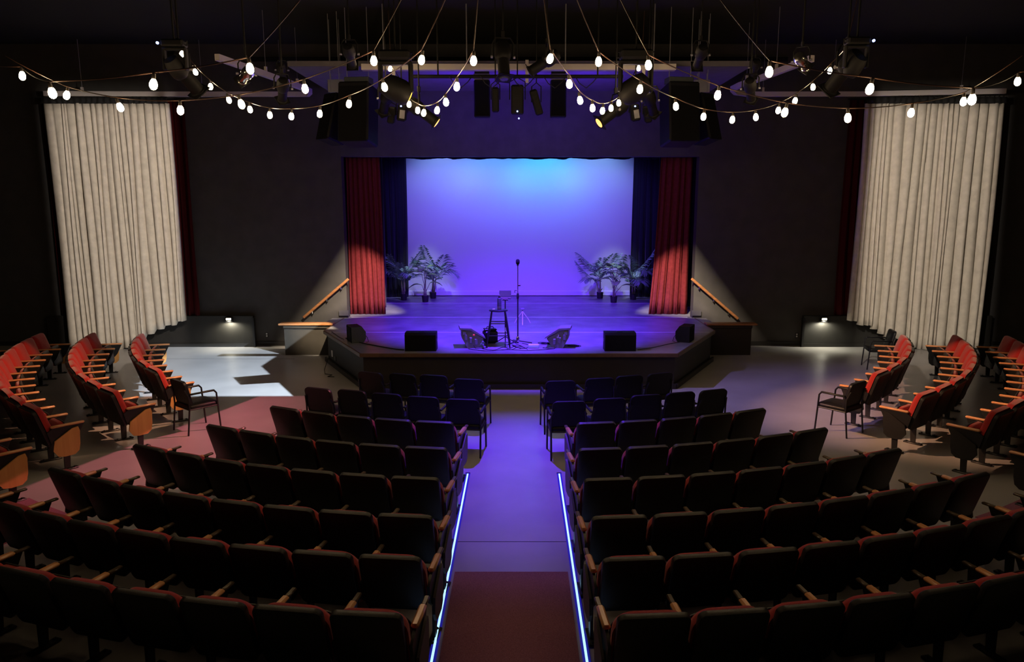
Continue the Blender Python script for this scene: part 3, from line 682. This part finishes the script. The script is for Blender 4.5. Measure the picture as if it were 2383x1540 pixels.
def profile(loc, aim, label, s=1.0, lens='lens', body='fixture', hook=True):
    """ellipsoidal spotlight; loc = lens centre"""
    loc = Vector(loc); d = (Vector(aim) - loc).normalized(); c = loc - d * (.36 * s + .03)
    t = thing('stage_spotlight', label, 'stage light', c, 0, 'stage lights on the rig'); X = aimX(d)
    mb = MB(); mb.lathe([(q * s, z * s) for q, z in ((.03, -.24), (.085, -.22), (.115, -.16), (.12, -.02), (.105, .03), (.085, .05), (.085, .30), (.10, .31), (.10, .345), (.086, .345))], 16, X)
    mb.build('housing', M[body], t, 40)
    MB().lathe([(.08 * s, .345 * s), (.05 * s, .352 * s), (.001, .356 * s)], 16, X).build('lens', M[lens], t, 180)
    f = MB(X); f.box((0, 0, .33 * s), (.23 * s, .23 * s, .012)); f.build('gel_frame', M['fixture'], t)
    side = d.cross(Vector((0, 0, 1))); side = side.normalized() if side.length > .01 else Vector((1, 0, 0))
    w = .15 * s; top = .26 * s
    MB().tube([side * w, side * w + Vector((0, 0, top * .7)), side * w * .7 + Vector((0, 0, top)), side * -w * .7 + Vector((0, 0, top)), side * -w + Vector((0, 0, top * .7)), side * -w], .014 * s, 6).build('yoke', M['fixture'], t)
    MB().box((0, 0, top + .05 * s), (.05 * s, .07 * s, .1 * s), .01).build('clamp', M['fixture'], t)
    for k in (-1, 1): MB().cyl(side * w * k, side * (w + .03) * k, .022 * s, n=8).build('knob', M['grey'], t)
    if hook: hang(t, top + .08 * s)
    return t
def mover(loc, aim, label, s=1.0, lens='lens_gold'):
    loc = Vector(loc); d = (Vector(aim) - loc).normalized(); c = loc - d * (.25 * s)
    t = thing('moving_head_light', label, 'stage light', c, 0, 'stage lights on the rig'); X = aimX(d)
    MB().box((0, 0, .47 * s), (.46 * s, .30 * s, .14 * s), .03 * s).build('base', M['fixture'], t)
    y = MB(); y.box((0, 0, .37 * s), (.50 * s, .14 * s, .06 * s), .02 * s)
    for k in (-1, 1): y.box((k * .225 * s, 0, .16 * s), (.06 * s, .15 * s, .44 * s), .025 * s)
    y.build('yoke', M['fixture'], t)
    MB().lathe([(q * s, z * s) for q, z in ((.06, -.23), (.14, -.20), (.175, -.08), (.18, .08), (.165, .17), (.13, .225), (.11, .225))], 18, X).build('head', M['fixture'], t, 40)
    MB().lathe([(.105 * s, .226 * s), (.06 * s, .235 * s), (.001, .24 * s)], 16, X).build('lens', M[lens], t, 180)
    for k in (-1, 1): MB().tube([(k * .2 * s, 0, .5 * s), (k * .27 * s, 0, .52 * s), (k * .27 * s, 0, .44 * s), (k * .2 * s, 0, .44 * s)], .015 * s, 6).build('handle', M['fixture'], t)
    hang(t, .53 * s); return t
def led(c, label, w=.2, h=.34, tilt=.25, roll=0, marks=((0, -.4),), plate=None):
    t = thing('led_floodlight', label, 'stage light', c, 0, 'stage lights on the rig')
    X = Matrix.Rotation(roll, 4, 'Y') @ Matrix.Rotation(tilt, 4, 'X')
    MB(X).box((0, 0, 0), (w, .16, h), .025).build('housing', M['fixture'], t)
    for z in range(4): MB(X).box((0, -.085, h * (.1 + .08 * z)), (w * .8, .012, .010)).build('cooling_fin', M['fixture'], t)
    MB(X).box((0, .085, 0), (w * .85, .012, h * .85)).build('lens_plate', M['lens'], t)
    for mx, mz in marks: MB(X).cyl((mx * w, -.08, mz * h), (mx * w, -.096, mz * h), .014, n=8).build('indicator', M['led_blue'], t)
    if plate: MB(X).box((w * .1, -.09, -.02), (w * .55, .012, h * .5)).build('rear_plate', M['grey'], t)
    MB().tube([(-w * .62, 0, 0), (-w * .62, 0, h * .6), (0, 0, h * .75), (w * .62, 0, h * .6), (w * .62, 0, 0)], .010, 6).build('yoke', M['fixture'], t)
    hang(t, h * .74); return t
profile(P_AISLE, (.1, 10.1, 0), 'large black spotlight hanging left of centre over the white tray', 1.1)
profile(P_AISLE2, (-8.2, 13.2, .5), 'black spotlight hanging right of centre over the white tray', .95)
mover(P_ML, (8, 13, .5), 'moving head light with golden lens inside the left bulb loop', .95)
mover(P_MR, (-6.2, 15.6, 0), 'moving head light with golden lens inside the right bulb loop', .95)
profile(P_WL, (-4.55, 18.3, .95), 'black spotlight beside the left hung loudspeakers', .95)
profile(P_WR, (4.6, 18.3, .95), 'black spotlight beside the right hung loudspeakers', .95)
profile(P_PR, (5.2, 13.6, 0), 'spotlight with orange lens low under the left bulb loop', 1.05, 'lens_amber')
profile(P_RD, (-5.2, 11, 0), 'spotlight with orange lens low under the right bulb loop', 1.05, 'lens_amber')
profile(P_TL, (-6, 18, 1), 'small spotlight under the bend of the left curtain track', .8)
profile(P_TR, (6, 18, 1), 'small spotlight under the bend of the right curtain track', .8)
profile(at(822, 158, 13.0), (-3, 18, 3), 'spotlight above the left hung loudspeakers', .85)
profile(at(1620, 160, 13.0), (3, 18, 3), 'spotlight above the right hung loudspeakers', .85)
profile(at(662, 188, 13.5), (-5, 20, 1), 'small spotlight clipped on the left curtain track arm', .6)
profile(at(1752, 182, 13.5), (5, 20, 1), 'small spotlight clipped on the right curtain track arm', .6)
profile(at(470, 222, 9.6), (-2, 14, .8), 'long black spotlight tilted before the left curtain track', 1.0)
profile(at(1922, 218, 9.6), (2, 14, .8), 'long black spotlight tilted before the right curtain track', 1.0)
profile(P_CL, (-9.7, 18, 2.8), 'chrome spotlight beside the left track arm', .62, 'lens_warm', 'chrome')
profile(P_CR, (9.7, 18, 2.8), 'chrome spotlight beside the right track arm', .62, 'lens_warm', 'chrome')
for nm, px in (('left', (425, 160)), ('right', (1975, 155))):
    m_ = mover(at(*px, 9.0) + Vector((0, 0, -.1)), at(*px, 9.0) + Vector((.4 if nm == 'left' else -.4, 1, -1.2)), 'dark moving head light with blue indicator at the upper %s' % nm, .55, 'lens')
    MB().cyl((-.15 if nm == 'left' else .15, -.08, .25), (-.15 if nm == 'left' else .15, -.095, .25), .015, n=8).build('indicator', M['led_blue'], m_)
led(at(1204, 232, 14.2), 'tall dark floodlight with blue indicators at the centre of the rig', .23, .52, .2, 0, ((0, -.38), (.12, -.62)) )
led(at(1153, 232, 14.2), 'narrow dark floodlight left of the central floodlight', .13, .44, .2, 0, ())
led(at(1248, 238, 14.2), 'narrow tilted floodlight right of the central floodlight', .14, .46, .2, -.3, ())
led(at(936, 262, 14.2), 'floodlight with grey rear plate left of the stage header', .17, .30, .2, .15, ((-.1, .4),), True)
led(at(1477, 262, 14.2), 'floodlight with grey rear plate right of the stage header', .17, .30, .2, -.2, ((.05, .4),), True)
led(at(912, 268, 14.2), 'slim dark floodlight between spotlight and left floodlight', .13, .30, .2, .2, ())
led(at(1506, 266, 14.2), 'slim dark floodlight between spotlight and right floodlight', .13, .30, .2, -.2, ())
for nm, px in (('left', (1122, 225)), ('right', (1299, 225))):
    c = at(*px, 16.0)
    t = thing('column_loudspeaker', 'flat dark loudspeaker column hung %s of the rig centre' % nm, 'loudspeaker', c, 0, 'hung loudspeaker columns')
    MB().box((0, 0, -.05), (.33, .22, .74), .02).build('cabinet', M['box'], t)
    MB().box((0, -.115, -.05), (.29, .012, .68)).build('grille', M['grille'], t)
    MB().box((0, -.02, .38), (.34, .18, .12), .01).build('bracket', M['soffit'], t)
    MB().box((0, -.02, .56), (.30, .14, .24), .01).build('mount', M['fixture'], t); hang(t, .6, 6.22)
# hung loudspeakers
def pa(sg, nm):
    X = lambda px: px if sg < 0 else 2415 - px
    c = at(X(834), 268, 15.2)
    t = thing('hung_loudspeaker', 'large black loudspeaker box hung %s of the stage header' % nm, 'loudspeaker', c, math.radians(8) * -sg * -1, 'hung main loudspeakers')
    MB().box((0, 0, 0), (.62, .62, 1.15), .03, rx=math.radians(-8)).build('cabinet', M['box'], t)
    MB().box((0, -.31, -.0), (.56, .02, 1.05), .008, rx=math.radians(-8)).build('grille', M['grille'], t)
    for k in (-1, 1): MB().cyl((k * .22, .05, .5), (k * .22, .05, 7.29 - c.z), .008, n=6).build('chain', M['grey'], t)
    MB().box((0, .1, .66), (.5, .3, .12), .01).build('flying_frame', M['boxside'], t)
    c2 = at(X(778), 278, 15.6)
    t2 = thing('hung_loudspeaker', 'angled black loudspeaker box hung at the outer %s of the rig' % nm, 'loudspeaker', c2, math.radians(38) * sg, 'hung main loudspeakers')
    MB().box((0, 0, 0), (.40, .45, .95), .03, rx=math.radians(-16)).build('cabinet', M['box'], t2)
    MB().box((0, -.225, 0), (.35, .02, .85), .008, rx=math.radians(-16)).build('grille', M['grille'], t2)
    for k in (-1, 1): MB().cyl((k * .14, .05, .4), (k * .14, .05, 7.29 - c2.z), .008, n=6).build('chain', M['grey'], t2)
    c3 = at(X(782), 200, 16.2)
    t3 = thing('rigging_plate', 'grey steel rigging plate above the %s hung loudspeakers' % nm, 'bracket', c3)
    MB().box((0, 0, 0), (.34, .03, .26), .005).build('plate', M['grey'], t3)
    MB().box((-.22 * -sg * -1, .05, 0), (.16, .03, .24), .005, rz=.6 * sg).build('side_plate', M['grey'], t3)
    for k in (-1, 1): MB().cyl((k * .1, 0, .1), (k * .1, 0, 7.29 - c3.z), .008, n=6).build('rod', M['grey'], t3)
pa(-1, 'left'); pa(1, 'right')
# ------------------------------------------------------------------ speakers on the stage
def wedge_box(px, rz, label, m_front, sg):
    c = on(px[0], px[1], SH)
    t = thing('stage_monitor', label, 'loudspeaker', c, rz)
    poly = [(-.15, 0), (.10, 0), (.15, .08), (.15, .22), (.07, .335), (-.15, .335)]
    if sg > 0: poly = [(-p, q_) for p, q_ in poly][::-1]
    MB().prism(poly, -.02, .40, 'Y').build('cabinet', M['box'], t)
    MB().prism([(p * .985, .004 + q_ * .985) for p, q_ in poly], -.028, -.018, 'Y').build('side_panel', m_front, t)
    MB().box((-.155 * (1 if sg < 0 else -1), .19, .168), (.012, .36, .30)).build('grille', M['grille'], t)
    s = -sg
    MB().tube([(s * .15, .02, .14), (s * .18, .0, .10), (s * .2, -.02, .01), (s * .15, -.05, .008)], .006, 6).build('cable', M['vinyl'], t)
wedge_box((835, 797), math.radians(26), 'black stage monitor with slate side on the left stage corner', M['boxside'], -1)
wedge_box((1588, 796), math.radians(-26), 'all black stage monitor on the right stage corner', M['box'], 1)
for nm, px in (('left', (978, 818)), ('right', (1444, 818))):
    c = on(*px, SH) + Vector((0, .16, 0))
    t = thing('front_loudspeaker', 'black box loudspeaker at the stage edge %s of the wedges' % nm, 'loudspeaker', c)
    MB().prism([(-.13, 0), (.17, 0), (.17, .36), (-.07, .36), (-.13, .32)], -.305, .305, 'X').build('cabinet', M['box'], t)
    MB().box((0, -.136, .165), (.57, .012, .30), .004).build('grille', M['grille'], t)
    MB().box((0, .05, .365), (.12, .04, .012), .004).build('handle', M['steel'], t)
    for k in (-1, 1): MB().box((k * .306, .02, .2), (.008, .1, .06)).build('side_handle', M['steel'], t)
def floor_wedge(px, sg, label, mark):
    c = on(*px, SH)
    t = thing('floor_wedge_monitor', label, 'loudspeaker', c, sg * math.radians(8))
    k = sg   # leaning outward; baffle faces up and towards the performer
    prof = [(-.10, .0), (.11, .0), (.225, .185), (.06, .30), (-.03, .365), (-.21, .37), (-.21, .21)]
    MB().prism([(p * k, q_) for p, q_ in prof], -.18, .18, 'Y').build('cabinet', M['plastic'], t)
    tp = [(.265, .185), (.255, .215), (.08, .335), (-.02, .40), (-.245, .415), (-.25, .38), (-.03, .365), (.06, .30)]
    MB().prism([(p * k, q_) for p, q_ in tp], -.205, .205, 'Y').build('baffle', M['plastic'], t)
    for x, z in ((-.16, .22), (-.04, .16), (.08, .13)):
        MB().box((k * x * .85, -.185, z), (.06, .03, .12), .01).build('rib', M['plastic'], t)
    MB().box((k * -.16, -.185, .31), (.08, .03, .08), .01).build('corner_block', M['plastic'], t)
    if mark == 'red': MB().box((k * .03, -.205, .27), (.035, .02, .03), .003).build('badge', M['redmark'], t)
    else:
        mk = MB(); mk.box((-.012, -.206, .225), (.012, .008, .03), rx=0); mk.box((.012, -.206, .245), (.012, .008, .065)); mk.build('badge', M['white'], t)
    MB().tube([(k * .02, -.21, .06), (k * .06, -.25, .0), (k * .15, -.28, .006), (k * .3, -.2, .006)], .007, 6).build('cable', M['vinyl'], t)
floor_wedge((1098, 806), 1, 'tilted plastic floor wedge with a red badge left of the stool', 'red')
floor_wedge((1300, 806), -1, 'tilted plastic floor wedge with a white badge right of the stand', 'white')
c = on(1142, 800, SH)
t = thing('equipment_bag', 'black soft equipment bag behind the stool legs', 'bag', c, .2)
MB().box((0, .08, .15), (.30, .24, .28), .05).build('body', M['vinyl'], t); MB().box((0, .08, .295), (.26, .2, .03), .012).build('flap', M['vinyl'], t)
MB().tube([(-.08, .08, .3), (-.06, .08, .35), (.06, .08, .35), (.08, .08, .3)], .01, 6).build('handle', M['steel'], t)
# stool
c = on(1160, 806, SH); c.y += .05
SX, SY = c.x, c.y
t = thing('bar_stool', 'tall dark wooden bar stool near the centre of the stage', 'stool', c)
MB().lathe([(.165, .715), (.19, .722), (.193, .74), (.18, .75), (.05, .752)], 24).build('seat', M['stool'], t, 40)
tops = [(.13, .12), (-.13, .12), (-.13, -.12), (.13, -.12)]; bots = [(.235, .20), (-.235, .20), (-.235, -.20), (.235, -.20)]
for (ax, ay), (bx, by) in zip(tops, bots): MB().tube([(ax, ay, .72), ((ax + bx) / 2, (ay + by) / 2, .36), (bx, by, 0)], [.016, .020, .014], 10).build('leg', M['stool'], t)
def lg(i, z):
    f = z / .72; (ax, ay), (bx, by) = tops[i], bots[i]; return (bx + (ax - bx) * f, by + (ay - by) * f, z)
for i, zs in ((0, (.24, .48)), (1, (.30, .44)), (2, (.24, .48)), (3, (.30, .44))):
    for z in zs: MB().tube([lg(i, z), lg((i + 1) % 4, z)], .010, 8).build('rung', M['stool'], t)
t = thing('drink_bottle', 'dark insulated bottle standing on the stool', 'bottle', (SX + .02, SY, SH + .752))
MB().lathe([(.038, 0), (.042, .01), (.042, .06)], 16).build('base_band', M['grey'], t, 40)
MB().lathe([(.042, .06), (.042, .20), (.036, .225), (.022, .235)], 16).build('body', M['boxside'], t, 40)
MB().lathe([(.024, .235), (.024, .262), (.02, .268)], 14).build('cap', M['steel'], t, 40)
MB().tube([(-.02, 0, .262), (-.012, 0, .285), (.012, 0, .285), (.02, 0, .262)], .005, 6).build('carry_loop', M['grey'], t)
t = thing('phone', 'small pale phone lying on the stool seat', 'phone', (SX - .09, SY - .02, SH + .753)); MB().box((0, 0, .005), (.05, .03, .009), .003).build('body', M['white'], t)
# tablet stand
c = on(1176, 802, SH); t = thing('tablet_stand', 'slim black tripod stand beside the stool', 'stand', c)
MB().cyl((0, 0, .03), (0, 0, .92), .012).build('pole', M['steel'], t); MB().cyl((0, 0, .28), (0, 0, .36), .014).build('collar', M['white'], t)
for k in range(3):
    a = math.radians(90 + 120 * k + 180); MB().tube([(0, 0, .17), (math.cos(a) * .26, math.sin(a) * .26, .008)], .009, 6).build('leg', M['steel'], t)
MB().box((0, 0, .93), (.12, .03, .03), .005).build('clamp', M['steel'], t)
tb = thing('tablet', 'dark tablet propped on the slim stand', 'tablet', c + Vector((0, .02, .945)))
MB().box((0, .02, .085), (.24, .012, .165), .005, rx=-.25).build('body', M['screen'], tb); MB().box((.02, .01, .01), (.2, .07, .025), .005).build('ledge', M['steel'], tb)
# microphone
c = on(1205, 798, SH); t = thing('microphone_stand', 'tall microphone stand at the centre of the stage', 'microphone stand', c)
MB().cyl((0, 0, 0), (0, 0, .02), .02).build('foot_hub', M['steel'], t)
for k in range(3):
    a = math.radians(-10 + 120 * k); MB().tube([(0, 0, .05), (math.cos(a) * .3, math.sin(a) * .3, .014)], .012, 8).build('leg', M['steel'], t)
MB().lathe([(.035, .03), (.04, .05), (.03, .11), (.018, .14)], 12).build('base_collar', M['chrome'], t, 40)
MB().cyl((0, 0, .12), (0, 0, .95), .014).build('lower_pole', M['steel'], t); MB().lathe([(.018, .92), (.024, .94), (.024, 1.02), (.016, 1.04)], 12).build('clutch', M['steel'], t, 40)
MB().cyl((0, 0, 1.0), (0, 0, 1.60), .009).build('upper_pole', M['chrome'], t)
MB().box((.03, -.0, 1.2), (.05, .02, .03), .004).build('clip', M['steel'], t); MB().tube([(0, 0, 1.09), (-.06, 0, 1.10), (-.06, 0, 1.05)], .008, 6).build('holder', M['steel'], t)
mc = thing('microphone', 'dark grille microphone on top of the tall stand', 'microphone', c + Vector((0, 0, 1.60)))
MB().lathe([(.014, 0), (.02, .01), (.022, .03)], 12).build('body', M['steel'], mc, 40)
MB().lathe([(.022, .03), (.036, .045), (.04, .08), (.036, .115), (.02, .132), (.003, .135)], 14).build('grille', M['grille'], mc, 40)
# small tripod
c = on(1216, 753, SH); t = thing('small_tripod', 'small silver camera tripod behind the microphone stand', 'tripod', c)
for k in range(3):
    a = math.radians(30 + 120 * k + (0)); MB().tube([(0, 0, .30), (math.cos(a) * .17, math.sin(a) * .17, .09), (math.cos(a) * .22, math.sin(a) * .22, 0)], .012, 6).build('leg', M['track'], t)
MB().cyl((0, 0, .12), (0, 0, .33), .009).build('centre_column', M['steel'], t)
MB().box((0, 0, .36), (.10, .06, .045), .012).build('head', M['grey'], t)
# small things by the stand
c = on(1242, 809, SH); t = thing('power_strip', 'pale cyan box lying among the cables', 'power strip', c)
MB().box((0, 0, .035), (.22, .09, .07), .01).build('body', M['palecyan'], t); MB().box((0, -.0, .072), (.18, .05, .006)).build('face', M['white'], t)
def coil(px, n, r, label, seed):
    rnd = random.Random(seed); c = on(*px, SH); t = thing('cable', label, 'cable', c); pts = []
    for i in range(n * 16 + 1):
        a = 2 * PI * i / 16; rr = r * (1 + .18 * math.sin(i * .37 + seed)); pts.append((rr * 1.3 * math.cos(a) + .04 * math.sin(i * .11), rr * .8 * math.sin(a), .008 + .006 * (i // 16)))
    MB().tube(pts, .006, 6).build('coil', M['vinyl'], t); return t
coil((1267, 800), 3, .09, 'coiled black cable right of the microphone stand', 2)
coil((1335, 806), 3, .10, 'coiled black cable right of the white badged wedge', 5)
def loose(pxs, label, r=.006):
    pts = [on(*p, SH) + Vector((0, 0, .007)) for p in pxs]; path = []
    for i in range(len(pts) - 1):
        p0, p1, p2, p3 = pts[max(i - 1, 0)], pts[i], pts[i + 1], pts[min(i + 2, len(pts) - 1)]
        for k in range(6):
            f = k / 6; path.append(.5 * ((2 * p1) + (p2 - p0) * f + (2 * p0 - 5 * p1 + 4 * p2 - p3) * f * f + (3 * p1 - p0 - 3 * p2 + p3) * f ** 3))
    path.append(pts[-1]); tag(MB().tube(path, r, 6).build('cable', M['vinyl']), label, 'cable')
loose([(1122, 812), (1150, 815), (1172, 808), (1190, 814), (1210, 806), (1228, 814), (1205, 803), (1185, 812), (1168, 815)], 'tangled black cable at the foot of the stool')
loose([(1090, 812), (1130, 817), (1180, 814), (1230, 816), (1290, 812)], 'black cable running along the stage front below the stool')
loose([(1215, 799), (1232, 804), (1222, 811), (1200, 808), (1192, 803), (1212, 812)], 'short looping black cable around the microphone stand foot')
loose([(805, 787), (835, 797), (880, 806), (920, 813), (940, 815)], 'black cable between the left corner monitor and left front loudspeaker', .012)
loose([(1484, 814), (1520, 809), (1560, 800), (1585, 796)], 'black cable between the right front loudspeaker and right corner monitor')
loose([(757 + 15, 772), (790, 785), (800, 790)], 'short black cable at the left chamfered stage edge')
# cable hanging off the left stage corner
pts = [Vector((-4.16, 15.85, .28)), Vector((-4.2, 15.75, .15)), Vector((-4.22, 15.62, .02)), Vector((-4.12, 15.3, .008)), Vector((-3.95, 15.2, .008)), Vector((-4.0, 15.05, .008)), Vector((-3.86, 15.02, .008))]
tag(MB().tube(pts, .007, 6).build('cable', M['vinyl']), 'black cable dangling to the floor at the left stage corner', 'cable')
# ------------------------------------------------------------------ plants
def frond(L, droop, nleaf, lw, ll, seed):
    """palm frond along +x rising then drooping; returns MB"""
    rnd = random.Random(seed); mb = MB(); P = []
    for i in range(11):
        f = i / 10; P.append(Vector((L * (f * .8 + .05 * math.sin(f * 3)), 0, L * (.75 * f - droop * f * f))))
    mb.tube(P, [.008 * (1 - .75 * i / 10) for i in range(11)], 5)
    for i in range(nleaf):
        f = .22 + .78 * i / (nleaf - 1); k = min(f * 10, 9.999); i0 = int(k); p = P[i0].lerp(P[i0 + 1], k - i0); d = (P[i0 + 1] - P[i0]).normalized()
        l = ll * (.55 + .9 * math.sin(PI * min(1, f * .95 + .08))) * .75 * rnd.uniform(.85, 1.15)
        for s in (-1, 1):
            sd = Vector((0, s, 0)); dr = (d * .75 + sd * .8 + Vector((0, 0, .12 - .25 * rnd.random()))).normalized()
            n = d.cross(sd).normalized(); w = dr.cross(n).normalized() * lw
            m1 = p + dr * l * .5 + Vector((0, 0, -.02 * l)); e = p + dr * l + Vector((0, 0, -.28 * l))
            mb.add([p, m1 - w, m1 + w, e, m1 + n * .004], [(0, 1, 4), (0, 4, 2), (1, 3, 4), (4, 3, 2)])
    return mb
def palm(px, H, label, seed, nf, spread=1.0, lean=0):
    rnd = random.Random(seed); c = on(*px, SH); t = thing('potted_palm', label, 'plant', c, 0, 'artificial plants on the stage')
    po = MB().lathe([(.085, 0), (.09, .01), (.10, .17), (.105, .19), (.095, .19), (.09, .165)], 18).build('pot', M['pot'], t, 40)
    MB().lathe([(.09, .165), (.001, .17)], 14).build('soil', M['soil'], t)
    for k in range(5):
        a = k * 1.3 + seed; MB().add([(0, 0, .16), (.06 * math.cos(a) - .02 * math.sin(a), .06 * math.sin(a) + .02 * math.cos(a), .27), (.1 * math.cos(a), .1 * math.sin(a), .33), (.06 * math.cos(a) + .02 * math.sin(a), .06 * math.sin(a) - .02 * math.cos(a), .26)], [(0, 1, 2, 3)]).build('sheath', M['stem'], t)
    tops = []
    for k in range(3):
        a = k * 2.1 + seed; b = Vector((.035 * math.cos(a), .035 * math.sin(a), .16)); e = Vector((.07 * math.cos(a) + lean, .07 * math.sin(a), H * (.36 + .1 * k)))
        MB().tube([b, b.lerp(e, .5), e], [.020, .017, .013], 8).build('trunk', M['stem'], t); tops.append(e)
    for k in range(nf):
        e = tops[k % 3]; L = H * rnd.uniform(.44, .62) * spread
        az = k * 2.399 + seed; dr = rnd.uniform(.25, .7) if k % 2 else rnd.uniform(-.25, .15)
        if math.sin(az) > .2: L *= .36
        me = frond(L, dr, 18, .020, L * .50, seed * 31 + k).mesh('frond', M['palm'])
        o = ob('frond', me, t, e - Vector((0, 0, .04)), az)
palm((940, 698), 1.55, 'potted artificial palm nearest the left red curtain', 1, 17)
palm((1008, 694), 1.55, 'potted artificial palm against the backdrop left of stage centre', 2, 17, 1.05, .06)
palm((1396, 694), 1.5, 'potted artificial palm against the backdrop right of stage centre', 3, 18, 1.05, -.05)
palm((1473, 697), 1.45, 'potted artificial palm nearest the right red curtain', 4, 16)
def leaf(L, W, seed):
    mb = MB(); n = 8; vs = []; fs = []
    for i in range(n + 1):
        f = i / n; w = W * math.sin(PI * (f * .92 + .04)) ** .7; x = L * f; z = .10 * L * math.sin(f * PI) - .25 * L * f * f
        for s, k in ((-1, 1), (-.5, .6), (0, 0), (.5, .6), (1, 1)): vs.append((x, s * w, z + abs(s) * w * .25))
    for i in range(n):
        for j in range(4): a = i * 5 + j; fs.append((a, a + 1, a + 6, a + 5))
    me = bpy.data.meshes.new('leaf'); me.from_pydata(vs, [], fs); me.materials.append(M['leaf']); me.shade_smooth(); return me
def broad(px, H, label, seed, specs):
    c = on(*px, SH); t = thing('potted_broadleaf_plant', label, 'plant', c, 0, 'artificial plants on the stage')
    MB().lathe([(.085, 0), (.09, .01), (.105, .17), (.11, .19), (.10, .19), (.095, .165)], 18).build('pot', M['pot'], t, 40)
    MB().lathe([(.095, .165), (.001, .17)], 14).build('soil', M['soil'], t)
    for k, (dx, dy, z, az, L, W) in enumerate(specs):
        e = Vector((dx, dy, z)); a = k * 1.7; b = Vector((.04 * math.cos(a), .04 * math.sin(a), .16))
        MB().tube([b, Vector((dx * .25, dy * .25, z * .6)), e], [.014, .010, .006], 7).build('stem', M['stem'], t)
        o = solid(ob('leaf', leaf(L * 1.35, W * 1.35, seed + k), t, e, math.radians(az)), .004)
broad((990, 702), 1.2, 'potted broad leaved plant in front of the left palms', 1, [(.05, -.1, .78, 0, .34, .11), (-.08, -.08, .50, 190, .30, .08), (-.10, .0, .86, 165, .38, .10), (.08, .05, 1.02, 35, .36, .10), (-.02, .08, .95, 110, .3, .09), (.14, .02, .55, 20, .28, .07), (.02, -.12, 1.0, 250, .26, .09)])
broad((1428, 704), 1.2, 'potted broad leaved plant in front of the right palms', 2, [(.02, -.12, .62, 265, .24, .11), (-.10, -.04, .68, 175, .36, .08), (.18, .0, .72, 15, .36, .08), (-.12, .02, 1.0, 140, .36, .09), (.22, -.04, .50, -10, .36, .09), (.1, .06, 1.0, 40, .38, .10), (-.05, .08, 1.1, 100, .3, .09)])
